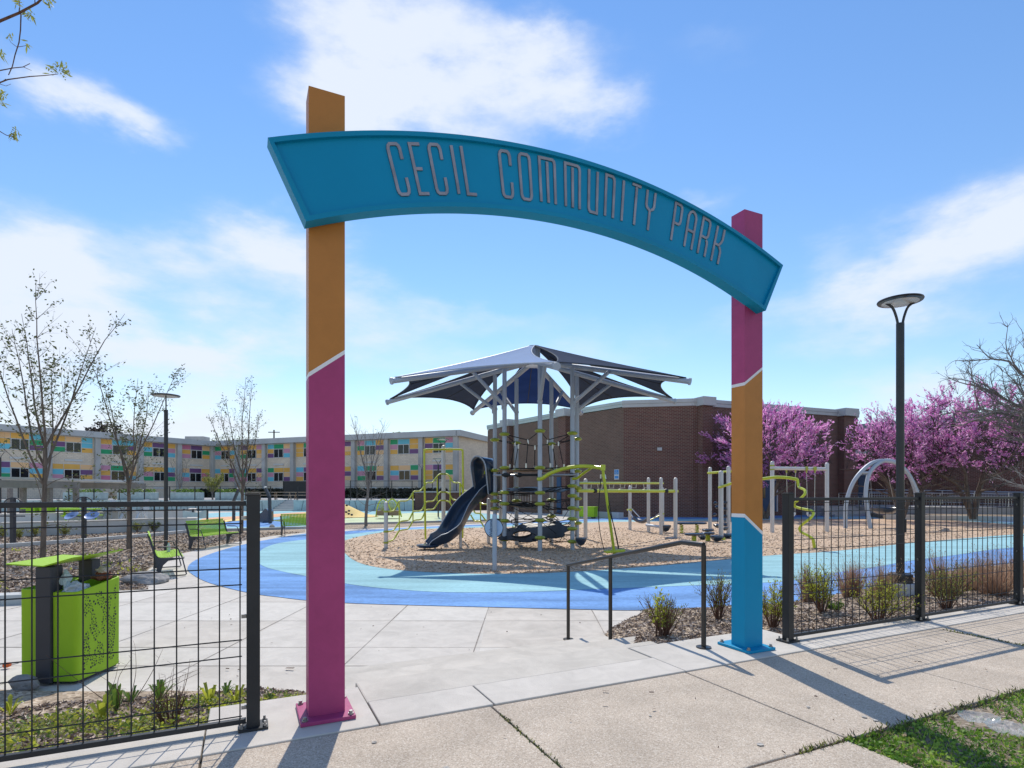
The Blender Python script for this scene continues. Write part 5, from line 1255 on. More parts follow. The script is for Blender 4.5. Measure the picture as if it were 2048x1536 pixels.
def sail(a, b, m, k=18, cl=.30, co=.55, label=None):
    A, B = TIP[a]+Vector((0,0,.10)), TIP[b]+Vector((0,0,.10)); ax_ = APEX; ha = (A-ax_); hb = (B-ax_)
    H0 = ax_+Vector((ha.x,ha.y,0)).normalized()*.19; H1 = ax_+Vector((hb.x,hb.y,0)).normalized()*.19
    mid = ((A+B)/2-ax_); ctr = (A+B+ax_)/3; g_ = []
    def edge(P0, P1, t_, amt):
        q = P0.lerp(P1, t_); inw = (ctr-q); inw = (inw-(P1-P0).normalized()*inw.dot((P1-P0).normalized())).normalized(); q = q+inw*amt*4*t_*(1-t_)
        return q
    for i in range(k+1):
        t_ = i/k; t2 = t_; l = edge(H0, A, t2, cl); r = edge(H1, B, t2, cl); row = []
        for j in range(k+1):
            u = j/k; q = l.lerp(r, u); pull = co*4*u*(1-u)*t_**3; q = q-(mid.normalized())*pull; q.z -= .10*4*u*(1-u)*t_*(1-t_)*2
            row.append(q)
        g_.append(row)
    mb = MB()
    for i in range(k):
        for j in range(k): mb.face([g_[i][j],g_[i+1][j],g_[i+1][j+1],g_[i][j+1]])
    bm = bmesh.new(); vv = {}; me = bpy.data.meshes.new('sail')
    vl = [[bm.verts.new(q) for q in row] for row in g_]
    for i in range(k):
        for j in range(k): bm.faces.new((vl[i][j],vl[i+1][j],vl[i+1][j+1],vl[i][j+1]))
    iv = inv_of(sh)
    for v in bm.verts: v.co = iv @ v.co
    bm.to_mesh(me); bm.free(); me.materials.append(MATS[m]); me.polygons.foreach_set('use_smooth', [True]*len(me.polygons))
    o = bpy.data.objects.new('sail', me); COL.objects.link(o); o.parent = sh; so = o.modifiers.new('thick','SOLIDIFY'); so.thickness = .008
    if label: o['label'] = label
    hb_ = MB()
    for seq in ([g_[i][0] for i in range(k+1)], [g_[i][k] for i in range(k+1)], [g_[k][j] for j in range(k+1)]): hb_.tube([v-Vector((0,0,.012)) for v in seq], .018, 5)
    seam = [g_[i][k//2]-Vector((0,0,.015)) for i in range(2,k+1)]; hb_.tube(seam, .013, 4)
    hb_.build('hem', 'rubber_black' if m != 'sail_sky_bright' else 'post_silver', o, smooth=True)
for i in range(7):
    a, b = ORD[i], ORD[(i+1) % 7]; sail(a, b, 'sail_sky_bright' if (a,b) == ('B','D') else ('sail_blue' if (a,b) == ('E','C') else 'sail_dark'), label='translucent sail with sky brightness painted in' if (a,b)==('B','D') else None)
# --- slide
sl = thing('slide', 'dark blue curved plastic slide with a tall hood, left of the rope tower', 'slide', (-1.6,18.0,GZ))
path = spline([D(992,981,19.1),D(974,985,18.85),D(952,1001,18.6),D(932,1023,18.3),D(918,1047,18.05),D(905,1068,17.8),D(890,1081,17.6),D(872,1088,17.4),D(856,1091,17.3)], 5)
def slide_profile(i, n):
    t_ = i/(n-1); w = .25+.04*math.sin(t_*3); h = .34-.06*t_ if t_ < .85 else .29-(t_-.85)*1.3; h = max(h, .07)
    if t_ < .12: h = .34+(.12-t_)*3.5
    return w, h
n = len(path); g_ = []
for i, p in enumerate(path):
    d = (path[min(i+1,n-1)]-path[max(i-1,0)]); dh = Vector((d.x,d.y,0)).normalized(); sx = Vector((-dh.y,dh.x,0)); sx = sx if sx.x > 0 else -sx
    nu = sx.cross(d.normalized()); nu = nu if nu.z > 0 else -nu; w, h = slide_profile(i, n)
    sec = [(-1.28*w,h*.93),(-1.30*w,h*1.0),(-1.16*w,h*1.02),(-1.05*w,h*.8),(-.97*w,h*.40),(-.75*w,.06),(-.35*w,.0),(.35*w,.0),(.75*w,.06),(.97*w,h*.40),(1.05*w,h*.8),(1.16*w,h*1.02),(1.30*w,h*1.0),(1.28*w,h*.93),(1.14*w,h*.4),(.9*w,-.02),(.4*w,-.06),(-.4*w,-.06),(-.9*w,-.02),(-1.14*w,h*.4)]
    g_.append([p+sx*a+nu*b for a,b in sec])
mb = MB(); m_ = len(g_[0]); vs = [q for row in g_ for q in row]; fs = []
for i in range(n-1):
    for j in range(m_): fs.append((i*m_+j, i*m_+(j+1) % m_, (i+1)*m_+(j+1) % m_, (i+1)*m_+j))
fs.append(tuple(range(m_))); fs.append(tuple((n-1)*m_+j for j in range(m_))[::-1]); mb.add(vs, fs); mb.build('chute', 'slide', sl, smooth=True)
mb = MB()
for idx in (1, 12): mb.tube([g_[i][idx]+Vector((0,0,.006)) for i in range(n)], .012, 6)
mb.each('chute_rim', 'post_silver', sl, smooth=True)
mb = MB(); mb.lathe(path[-1]+Vector((0,0,.0)), [(.001,-.06),(.3,-.055),(.36,.0),(.34,.03),(.001,.01)], 20); mb.build('exit_lip', 'slide', sl, smooth=True)
# hood: tall arched shell
d = (path[3]-path[0]); dh = Vector((d.x,d.y,0)).normalized(); sx = Vector((-dh.y,dh.x,0)); sx = sx if sx.x > 0 else -sx
c0 = Vector((-.70,18.95,1.25)); mb = MB(); K = 22; g2 = []
for j in range(5):
    v = j/4; row = []
    for i in range(K+1):
        t_ = i/K; 
        if t_ < .28: u, z = -1, (t_/.28)*.80
        elif t_ > .72: u, z = 1, ((1-t_)/.28)*.80
        else: a = math.pi*(t_-.28)/.44; u, z = -math.cos(a), .80+.40*math.sin(a)
        wd = .37*(1-.12*(z/1.2))+.10*v*(z/1.2); row.append(c0+sx*(u*wd)+dh*(v*.42+z*.16*v)+Vector((0,0,z*(1+.04*v))))
    g2.append(row)
vs = [q for r_ in g2 for q in r_]; fs = [(a*(K+1)+b, a*(K+1)+b+1, (a+1)*(K+1)+b+1, (a+1)*(K+1)+b) for a in range(4) for b in range(K)]; mb.add(vs, fs)
ho = mb.build('hood', 'slide', sl, smooth=True); so = ho.modifiers.new('thick','SOLIDIFY'); so.thickness = .05
mb = MB(); mb.tube(g2[4], .02, 6); mb.build('hood_rim', 'post_silver', sl, smooth=True)
mb = MB(); mb.tube([D(970,929,18.9),D(971,940,18.8),D(969,948,18.7)], .02, 6); mb.build('grab_handle', 'lime_tube', sl)
for px, py, y in ((921,1094,17.95),(870,1102,17.3)):
    q = D(px,py,y); mb = MB(); mb.cyl((q.x,q.y), .05 if px > 900 else .025, GZ-.05, .25 if px > 900 else -.2, 10); mb.build('support_post', 'post_pale', sl, smooth=True)
# --- round welcome sign on its own post
ws = thing('welcome_sign', 'round pale blue Welcome sign on a silver post at the edge of the wood chips', 'sign', (-.39,12.65,GZ))
mb = MB(); mb.cyl((-.39,12.65), .052, GZ, .78, 14); mb.lathe((-.39,12.65,.78), [(.052,0),(.045,.03),(.02,.045),(.001,.05)], 14); mb.build('post', 'post_silver', ws, smooth=True)
mb = MB(); mb.lathe((-.41,12.74,.50), [(.001,0),(.205,0),(.205,.02),(.001,.02)], 32, (0,-1,0)); dk = mb.build('disc', 'sign_disc', ws)
mb = MB(); mb.tube([Vector((-.41+.205*math.cos(a),12.73,.50+.205*math.sin(a))) for a in [i*2*math.pi/32 for i in range(33)]], .013, 6); mb.build('disc_rim', 'rubber_black', dk, smooth=True)
def text_mesh(txt, size, mtx, m, parent, name='lettering'):
    cu = bpy.data.curves.new('t','FONT'); cu.body = txt; cu.size = size; cu.extrude = .002; cu.align_x = 'CENTER'; cu.align_y = 'CENTER'
    o = bpy.data.objects.new('t', cu); COL.objects.link(o); bpy.context.view_layer.update(); me = bpy.data.meshes.new_from_object(o.evaluated_get(bpy.context.evaluated_depsgraph_get()))
    bpy.data.objects.remove(o); me.transform(mtx)
    if parent: me.transform(inv_of(parent))
    me.materials.clear(); me.materials.append(MATS[m]); q = bpy.data.objects.new(name, me); COL.objects.link(q); q.parent = parent; return q
text_mesh('Welcome', .095, Matrix.Translation((-.475,12.715,.50)) @ Matrix.Rotation(R(90),4,'X') @ Matrix.Rotation(R(90),4,'Z'), 'sign_ink', dk)
# --- lime tube climbing frame
cf = thing('tube_climber', 'lime green wavy tube climbing frame with pale posts left of the slide', 'play structure', D(887,1095,20))
def cz(px):  # depth along the frame
    return 17.9+(px-772)/(887-772)*2.9 if px < 887 else 20.8-(px-887)/(980-887)*1.2
def cpx(pts): return [D(740+x/6.4, 880+y/6.4, cz(740+x/6.4)) for x,y in pts]
T = [[(205,915),(290,910),(330,865),(365,790),(400,780),(475,775),(520,730),(560,662),(600,655),(640,650),(680,610),(720,552),(760,545),(800,540),(840,490),(885,440),(940,430),(1000,445),(1035,490),(1070,542),(1150,550),(1175,600),(1205,648),(1280,652),(1320,710)],
     [(205,1170),(290,1160),(335,1110),(380,1048),(430,1035),(490,1025),(525,975),(560,915),(650,905),(690,850),(720,792),(810,780),(850,730),(890,672),(940,662),(1010,680),(1035,720),(1065,762),(1145,770),(1152,700),(1150,560)],
     [(205,1305),(290,1280),(335,1225),(380,1160),(480,1140),(520,1090),(560,1030),(650,1015),(690,955),(720,895),(810,885),(850,835),(890,780),(940,772),(1010,790),(1040,830),(1075,870)],
     [(1330,720),(1410,800),(1460,820),(1517,822)],[(1330,900),(1350,935),(1415,945),(1470,1015),(1500,1028)],[(1290,960),(1340,1035),(1410,1040),(1455,1110)]]
for i, q in enumerate(T): mb = MB(); mb.tube(spline(cpx(q),3), .026, 8); mb.build('wavy_tube', 'lime_tube', cf, smooth=True)
mb = MB()
for x, y0, y1 in ((375,800,1160),(550,668,1030),(860,480,780),(1025,470,800),(1155,556,770),(1415,810,1040)): mb.tube(cpx([(x,y0),(x,y1)]), .02, 8)
mb.each('upright_tube', 'lime_tube', cf, smooth=True)
mb = MB(); mb.tube(spline([D(851,1078,cz(851)), D(849.5,990,cz(851)), D(848.6,906,cz(851)), D(850,900.5,cz(851)), D(855,898.8,cz(853)), D(887,898.8,20.6), D(918,898.8,20.5), D(924,900.5,20.5), D(925.5,906,20.5), D(926,985,20.5), D(925,1076,20.5)],3), .036, 8); mb.build('tube_hoop', 'lime_tube', cf, smooth=True)
for px, pt, z, r in ((772,1003,17.9,.066),(887,890,20.75,.075),(977,996,19.6,.06),(1001,1000,19.8,.06)):
    q = D(px,pt,z); mb = MB(); mb.lathe((q.x,q.y,0), [(r,GZ-.02),(r,q.z-r*.8),(r*.8,q.z-r*.3),(r*.4,q.z-.01),(.001,q.z)], 14); mb.build('post', 'post_pale', cf, smooth=True)
mb = MB()
for px, y_, z in ((772,1023,17.9),(772,1063,17.9),(772,1085,17.9),(887,899,20.75),(887,948,20.75),(887,984,20.75),(887,1001,20.75)): q = D(px,y_,z); mb.tube([q-Vector((0,0,.03)), q+Vector((0,0,.03))], .084, 12)
mb.each('clamp', 'clamp', cf, smooth=True)
# --- lime arch with hanging ropes and balance plate
ra = thing('rope_arch', 'lime arch arm right of the tower with slanted pole and hanging ropes', 'play structure', D(1229,1106,15.8))
J = D(1206,937,15.5)
mb = MB(); mb.tube(spline([D(1076,958,16.85),D(1084,957,16.75),D(1100,947,16.6),D(1125,938,16.4),D(1150,933.5,16.2),D(1178,932.5,15.9),J],5), .055, 10); mb.build('arch_tube', 'lime_tube', ra, smooth=True)
mb = MB(); mb.tube(spline([D(1146,957.5,17.1),D(1155,956,16.9),D(1168,946,16.5),D(1182,936,16.1)],5), .042, 10); mb.build('arch_tube', 'lime_tube', ra, smooth=True)
mb = MB(); mb.tube([J+Vector((-.02,0,.07)), D(1229.5,1112,15.8)], .04, 10); mb.build('slanted_pole', 'lime_tube', ra, smooth=True)
mb = MB(); mb.box(J+Vector((0,0,.02)), (.12,.10,.16)); mb.build('joint', 'lime_tube', ra, bevel=.01)
mb = MB()
for pts in ([(1202,956),(1198,1000),(1197.5,1040),(1201,1070),(1208,1099)],[(1210,956),(1217,1000),(1227,1050),(1237,1098)],[(1210,956),(1216,1010),(1230,1060),(1238,1098)]): mb.tube(spline([D(x,y,15.6) for x,y in pts],4), .012, 5)
mb.each('hanging_rope', 'rope', ra, smooth=True)
mb = MB(); mb.tube([D(1202,949,15.6),D(1202,957,15.6)], .03, 8); mb.tube([D(1209,949,15.6),D(1211,958,15.6)], .03, 8); mb.each('rope_ferrule', 'steel', ra, smooth=True)
q = D(1229,1102,15.7); mb = MB(); mb.box(q, (.54,.28,.07), (1,.15,.06)); mb.build('foot_plate', 'lime_tube', ra, bevel=.02)
# --- balance and monkey bars
mk = thing('monkey_bars', 'row of pale posts carrying two lime beams with hanging grips, right of the rope tower', 'play structure', D(1297,1066,24))
def pale_post(parent, px, ptop_, Y, r=.062, m='post_pale', name='post', zb=GZ-.05):
    q = D(px,ptop_,Y); mb = MB(); mb.lathe((q.x,q.y,0), [(r,zb),(r,q.z-r),(r*.85,q.z-r*.4),(r*.5,q.z-.01),(.001,q.z)], 14); return mb.build(name, m, parent, smooth=True)
for px, pt, Y in ((1171,957,21.3),(1260,971,26.4),(1297,955,24.8),(1322,955,23.6),(1325,975,25.2),(1351,955,21.7)): pale_post(mk, px, pt, Y, .075)
def px_tube(parent, name, pts, r, m, sm=4, n=8):
    q = [D(x,y,z) for x,y,z in pts]; q = spline(q, sm) if sm else q; mb = MB(); mb.tube(q, r, n); return mb.build(name, m, parent, smooth=True)
px_tube(mk, 'beam', [(1158,966,18.6),(1326,966.5,24.2)], .042, 'lime_tube', 0); px_tube(mk, 'beam', [(1155,981.5,18.4),(1355,982.5,21.8)], .055, 'lime_tube', 0)
mb = MB()
for px in (1178,1200,1223,1245,1268,1292): t_ = (px-1158)/168; Y = 18.6+t_*5.6; a = D(px-5,967,Y); b = D(px+5,967,Y); mb.tube([a,a-Vector((-.02,0,.17)),b-Vector((.02,0,.17)),b], .016, 6)
mb.each('hanging_grip', 'post_pale', mk, smooth=True)
mb = MB()
for px, Y in ((1189,18.9),(1240,19.9),(1289,20.7),(1332,21.3)): q = D(px,982,Y); mb.lathe(q, [(.001,-.10),(.06,-.08),(.09,0),(.06,.08),(.001,.10)], 12, (1,0,0))
mb.each('beam_ball', 'rubber_black', mk, smooth=True)
# sling seat under the bars
ss = thing('sling_seat', 'dark sling seat slung between two posts behind the monkey bars', 'play structure', D(1280,1050,25.6))
px_tube(ss, 'seat_shell', [(1268,1036,25.9),(1276,1041,25.7),(1286,1042.5,25.4),(1296,1038,25.1)], .10, 'slide'); px_tube(ss, 'strap', [(1256,1019,26.3),(1268,1037,25.9)], .025, 'steel', 0); px_tube(ss, 'strap', [(1264,1018,26.3),(1279,1034,25.9)], .025, 'steel', 0)
px_tube(ss, 'strap', [(1328,1027,25.1),(1300,1040,25.1)], .025, 'lime_tube', 0); px_tube(ss, 'arm_tube', [(1254,1020,26.3),(1266,1019,26.3)], .04, 'lime_tube', 0); px_tube(ss, 'strap', [(1318,1027,24.9),(1303,1040,25.2)], .02, 'post_pale', 0)
# balance beam
bb_ = thing('balance_beam', 'low grey balance beam joining two posts under the monkey bars', 'play structure', D(1310,1053,24)); px_tube(bb_, 'beam', [(1293,1050,24.6),(1322,1054,23.6)], .06, 'post_silver', 0); mb = MB(); pod(mb, D(1331,1052,24.4), .24, .25); mb.build('foot_pod', 'slide', bb_, smooth=True)
# spring pads and foot pods
def spring_pad(label, pads, springs):
    t_ = thing('spring_pad', label, 'play structure', pads[0][0], 0, 'dark spring step pads'); mb = MB()
    for c, rx, ry in pads:
        vs = []; n = 24
        for k_, (f_, z_) in enumerate(((.93,-.05),(1,-.02),(.97,.02),(.85,.035))): vs += [Vector((c.x+rx*f_*math.cos(2*math.pi*i/n), c.y+ry*f_*math.sin(2*math.pi*i/n), c.z+z_)) for i in range(n)]
        fs = [(l*n+i, l*n+(i+1) % n, (l+1)*n+(i+1) % n, (l+1)*n+i) for l in range(3) for i in range(n)]+[tuple(range(n-1,-1,-1)), tuple(3*n+i for i in range(n))]; mb.add(vs, fs)
    mb.build('pad', 'slide', t_, smooth=True)
    for s_ in springs:
        mb = MB(); zt = s_.z; h = zt-GZ; mb.tube([Vector((s_.x+.075*math.cos(a*.6), s_.y+.075*math.sin(a*.6), GZ+h*a/60)) for a in range(61)], .018, 5); mb.build('spring', 'lime_tube', t_, smooth=True)
spring_pad('long dark step pad on two lime springs, farthest from the handrail', [(D(1372,1046,24.4),.50,.3),(D(1396,1046,24.4),.38,.25)], [D(1363,1049,24.4),D(1394,1049,24.4)])
spring_pad('large oval dark step pad on one lime spring, nearest the handrail', [(D(1389,1068,19.8),.36,.22)], [D(1388,1071,19.8)])
spring_pad('dark step pad on a lime spring just right of the largest pad', [(D(1416,1066,20.4),.24,.18)], [D(1416,1069,20.4)])
spring_pad('small dark step pad behind the two spring pads, touching a pale post', [(D(1416,1059.5,22.5),.24,.2)], [D(1414,1062,22.5)])
def bowl(label, px, py, Y, r, side=1):
    c = D(px,py,Y); t_ = thing('foot_bowl', label, 'play structure', c, 0, 'dark bowl shaped foot pods'); mb = MB(); pod(mb, c, r, r*.75); mb.build('bowl', 'slide', t_, smooth=True)
    mb = MB(); mb.lathe(c+Vector((side*r*.75,0,-r*.30)), [(.001,-r*.25),(r*.42,-r*.18),(r*.5,0),(r*.42,r*.14),(.001,r*.2)], 12); mb.build('lime_bracket', 'lime_tube', t_, smooth=True)
bowl('dark foot bowl at the base of the rightmost monkey bar post', 1342,1077,21.5,.25); bowl('dark foot bowl hanging low between the spring pads', 1405,1073,21.0,.16)
bowl('dark foot bowl at the post nearest the gate post, left one', 1434,1073,19.9,.24); bowl('dark foot bowl at the post nearest the gate post, half hidden right one', 1453,1069,21.5,.22)
# --- hanging pod forest beside the gate post
pf = thing('pod_climber', 'three pale posts with lime beams and dark hanging balls, left of the orange gate post', 'play structure', D(1440,1070,22))
for px, pt, Y, r in ((1420,934,24.2,.075),(1442,941,20.5,.085),(1457,932,23,.08)): pale_post(pf, px, pt, Y, r)
px_tube(pf, 'beam', [(1416,946,24.2),(1462,943,23),(1490,941,23)], .05, 'lime_tube', 0); px_tube(pf, 'beam', [(1438,975,20.5),(1470,965,19.8),(1500,959,19.3),(1526,957.5,19),(1550,954.5,18.7),(1575,955.5,18.4),(1595,959,18.2)], .05, 'lime_tube', 3)
mb = MB(); hb_ = MB()
for px, ys, Y in ((1430,(1006,1029),24),(1435,(1014,1050),23.5),(1450,(1005,1018),23),(1449,(1033,1048),23),(1451,(1050,),22.6)):
    for y_ in ys: q = D(px+random.uniform(-1,1),y_,Y); mb.lathe(q, [(.001,-.07),(.07,-.05),(.095,0),(.07,.05),(.001,.07)], 10)
    hb_.tube([D(px,944,Y), D(px,ys[-1],Y)], .010, 4)
mb.each('climbing_ball', 'slide', pf, smooth=True); hb_.each('hanging_rope', 'rope', pf)
mb = MB()
for px, y_, Y in ((1433,1050,23),(1435,1051,22.4),(1450,1056,22)): pod(mb, D(px,y_,Y), .13, .1)
mb.each('step_pod', 'slide', pf, smooth=True)
sp = thing('spiral_pole', 'lime green twisting climbing pole right of the orange gate post behind the fence', 'play structure', D(1630,1096,17.9))
px_tube(sp, 'spiral_tube', [(1595,958,18.2),(1597,972,18.2),(1601,976,18.0),(1609,980,17.8),(1610,987,17.7),(1604,994,17.8),(1594,1002,18),(1588,1009,18.2),(1592,1014,18.2),(1607,1018,17.8),(1622,1021,17.5),(1627,1027,17.4),(1620,1037,17.5),(1606,1048,17.8),(1599,1057,18),(1604,1065,17.9),(1618,1072,17.8),(1625,1078,17.8)], .042, 'lime_tube', 4)
px_tube(sp, 'foot', [(1621,1074,17.8),(1626,1078,17.8),(1629,1096,17.8)], .05, 'lime_tube', 0)
# --- swings
sg = thing('swing_set', 'pale steel swing frame with one crossbeam, between the gate post and the arched swing', 'swing', D(1600,1064,24.7))
for px, pt, Y in ((1544.5,922,24.7),(1654,925,25.3)): pale_post(sg, px, pt, Y, .085)
px_tube(sg, 'crossbeam', [(1544.5,936.5,24.7),(1654,938,25.3)], .075, 'post_pale', 0)
mb = MB()
for px in (1573,1591,1613,1630): q = D(px,937,25); mb.tube([q-Vector((.04,0,0)), q+Vector((.04,0,0))], .09, 10); mb.box(q-Vector((0,0,.13)), (.05,.05,.12))
mb.tube([D(1544.5,931,24.7)-Vector((0,0,.03)), D(1544.5,931,24.7)+Vector((0,0,.03))], .1, 10); mb.tube([D(1544.5,939,24.7)-Vector((0,0,.03)), D(1544.5,939,24.7)+Vector((0,0,.03))], .1, 10); mb.each('clamp', 'clamp', sg, smooth=True)
for a, b, lb in ((1573,1591,'left'),(1613,1630,'right')):
    mb = MB()
    for x in (a,b): mb.tube([D(x,941,25), D(x+(2 if x == a else -1),1025,25)], .012, 5)
    mb.each('chain', 'steel', sg); px_tube(sg, 'seat', [(a+2,1025,25),(a+4,1031,25),(b-4,1031,25),(b-1,1025,25)], .05, 'plastic_white')
asw = thing('arch_swing', 'silver double arch swing frame behind the right fence', 'swing', D(1765,1056,28))
def arch(pts, r): px_tube(asw, 'arch_tube', pts, r, 'post_silver', 5, 10)
arch([(1691,1056,27.8),(1692,1010,27.8),(1703,972,27.8),(1720,946,27.8),(1744,926,27.9),(1767,921.5,28),(1792,926,28.1),(1814,944,28.2),(1831,976,28.3),(1841,1010,28.3),(1844,1052,28.3)], .095)
arch([(1741,1057,27.4),(1735,1020,27.5),(1731.5,990,27.6),(1736,955,27.7),(1748,934,27.8),(1767,922,28),(1787,922.5,28.6),(1806,935,29.4),(1822,958,29.6),(1832,990,29.8),(1836,1048,30)], .095)
px_tube(asw, 'tie_bar', [(1720,945,27.8),(1741,945,27.7)], .06, 'post_silver', 0); px_tube(asw, 'tie_bar', [(1808,945,29.2),(1816,946,28.2)], .06, 'post_silver', 0)
bs = thing('basket_swing', 'round dark basket swing seat hanging low under the silver arches', 'swing', D(1768,1020,28)); mb = MB(); q = D(1769,1016,28); mb.lathe(q, [(.001,-.30),(.35,-.27),(.60,-.12),(.68,.0),(.66,.03),(.55,-.06),(.3,-.2),(.001,-.22)], 24); mb.build('basket', 'slide', bs, smooth=True)
mb = MB()
for px in (1744,1790): mb.tube([D(px,1014,28), D(px-3 if px < 1760 else px-14,948,28)], .01, 4)
mb.each('chain', 'steel', bs)
# ================================================================== TODDLER AREA and far furniture
md = thing('climbing_mound', 'yellow rubber mound with black climbing holds beyond the pink gate post', 'play structure', D(720,1033,41)); mb = MB(); c = D(668,1033,41); c.z = GZ; g_ = []
for i in range(13):
    r_ = i/12
    for j in range(36): a = 2*math.pi*j/36; g_.append(Vector((c.x+3.2*r_*math.cos(a), c.y+2.2*r_*math.sin(a), GZ+.02+1.02*(math.cos(r_*math.pi)*.5+.5))))
mb.add(g_, [(i*36+j, i*36+(j+1) % 36, (i+1)*36+(j+1) % 36, (i+1)*36+j) for i in range(12) for j in range(36)]); mb.build('mound', 'rubber_yellow', md, smooth=True)
mb = MB()
for px, py in ((693.5,1010.5),(698,1021.5),(692.5,1024),(697.5,1027.5),(703.5,1029.5)): q = D(px,py,39.3-.02*(1029-py)); mb.lathe(q, [(.001,-.08),(.07,-.05),(.10,0),(.07,.05),(.001,.08)], 8)
mb.each('climbing_hold', 'rubber_black', md, smooth=True)
for i, (px, cx2) in enumerate(((766,0),(784,0))):
    t_ = thing('leaf_arch', 'lime wire leaf arch over the toddler play house, '+('left' if i == 0 else 'right')+' of the two', 'play structure', D(px,1033,38)); mb = MB()
    pts = [D(px-14,1033,38),D(px-12,1018,38),D(px-8,1005,38),D(px,998,38),D(px+8,1004,38),D(px+14,1016,38),D(px+19,1034,38)]; mb.tube(spline(pts,4), .05, 6)
    for k in range(-3,4): mb.tube([D(px+k*3.2,1001+abs(k)*2.6,38), D(px+k*1.2,1022,38.4)], .02, 4)
    mb.build('wire_frame', 'lime_tube', t_); mb = MB(); mb.box(D(px+2,1026,38.3), (.85,.7,.32)); mb.build('bench_box', 'net_tan', t_)
def simple_table(label, c, L, W, h, mt, ml, yaw=0, group=None, bench_=True):
    t_ = thing('picnic_table', label, 'table', c, yaw, group); c = Vector(c); ax = Vector((math.cos(yaw),math.sin(yaw),0)); ay = Vector((-ax.y,ax.x,0))
    mb = MB(); mb.box(c+Vector((0,0,h)), (L,W,.06), ax, ay); mb.build('tabletop', mt, t_)
    if bench_:
        for s_ in (-1,1): mb = MB(); mb.box(c+ay*s_*(W*.5+.28)+Vector((0,0,h*.6)), (L,.26,.05), ax, ay); mb.build('seat', mt, t_)
    for s_ in (-1,1):
        mb = MB(); q = c+ax*s_*L*.36; mb.bar(q+ay*-(W*.5+.25), q+ay*W*.15+Vector((0,0,h)), .08); mb.bar(q+ay*(W*.5+.25), q-ay*W*.15+Vector((0,0,h)), .08, .075); mb.bar(q+ay*-(W*.5+.28)+Vector((0,0,h*.55)), q+ay*(W*.5+.28)+Vector((0,0,h*.55)), .06); mb.build('leg', ml, t_)
TG = 'wooden picnic tables on the far terrace'
for i,(px,py) in enumerate(((205,997),(240,996),(470,996),(500,996),(530,996),(572,996),(598,996))):
    q = D(px,py,59); simple_table(['wooden picnic table on the terrace, leftmost','wooden picnic table on the terrace, next to the leftmost','wooden terrace table right of the yellowish little tree','wooden terrace table between the two bent posts','wooden terrace table just right of the bent posts','wooden terrace table above the steps, left one','wooden terrace table above the steps, right one'][i], (q.x,q.y,TZ), 2.6, .8, .78, 'table_wood', 'table_wood', .1*i, TG)
q = G(55,1050); simple_table('lime green picnic table under the pavilion at the left edge', (q.x,q.y+1.5,GZ+.05), 2.6, .8, .8, 'lime', 'lime', .1)
q = G(130,1052); simple_table('lime green picnic table right of the pavilion post', (q.x,q.y+1,GZ+.05), 1.8, .8, .8, 'lime', 'lime', .8)
for i,(px,w_) in enumerate(((68,.8),(95,.8))):
    q = D(px,1048,31.5); t_ = thing('lime_planter', 'small square lime planter under the pavilion, '+('left' if i == 0 else 'right')+' one', 'planter', (q.x,q.y,GZ)); mb = MB(); mb.box((q.x,q.y,.02), (w_*.62,.5,.95)); mb.build('box_body', 'lime', t_); mb = MB(); mb.box((q.x,q.y,.52), (w_*.68,.56,.05)); mb.build('box_rim', 'lime', t_)
for i,(px,py) in enumerate(((235,1044),(268,1040))):
    q = D(px,1046,32); simple_table('white metal cafe table behind the seat wall, '+('left' if i == 0 else 'right')+' one', (q.x,q.y,GZ+.3), 1.1, .8, .72, 'plastic_white', 'plastic_white', .2, None, i == 0)
for i,(px,fl) in enumerate(((226,1),(292,-1))):
    q = D(px,1040,32); t_ = thing('cafe_chair', 'white metal chair '+('left' if i == 0 else 'right')+' of the white cafe table', 'chair', (q.x,q.y,GZ+.3)); mb = MB(); mb.box((q.x+fl*.25,q.y,.30), (.5,.45,.04)); mb.build('seat', 'plastic_white', t_); mb = MB(); mb.box((q.x-.02*fl,q.y,.60), (.04,.45,.6), (1,0,-.2*fl)); mb.build('backrest', 'plastic_white', t_)
    mb = MB(); [mb.bar((q.x+fl*.25+a,q.y+b,-.15), (q.x+fl*.25+a*.9,q.y+b,.28), .03) for a in (-.2,.2) for b in (-.18,.18)]; mb.each('leg', 'plastic_white', t_)
# pavilion
mat('beam_taupe', (.20,.185,.17), .8, var=.15)
pv = thing('pavilion', 'grey flat roofed pavilion frame at the left edge', 'pavilion', D(60,1048,33)); mb = MB(); a = D(-60,972,30); b = D(156,971,36.0); a.z = 1.78; b.z = 1.78; mb.bar(a, b, .35, .42); a2 = a+Vector((-1,8,0)); b2 = b+Vector((-1,8,0)); mb.bar(a2, b2, .35, .42); mb.build('roof_beam', 'beam_taupe', pv)
mb = MB(); z = Vector((0,0,.28)); mb.slab([a+z-Vector((0,.5,0)), b+z-Vector((0,.5,0)), b2+z, a2+z], (0,0,1), .12); mb.build('roof', 'pillar', pv)
for px, Y in ((46,33),(99,34.2),(152,35.4),(20,41)): q = D(px,1000,Y); mb = MB(); mb.box((q.x,q.y,.55), (.24,.24,2.1)); mb.build('post', 'bark_grey', pv)
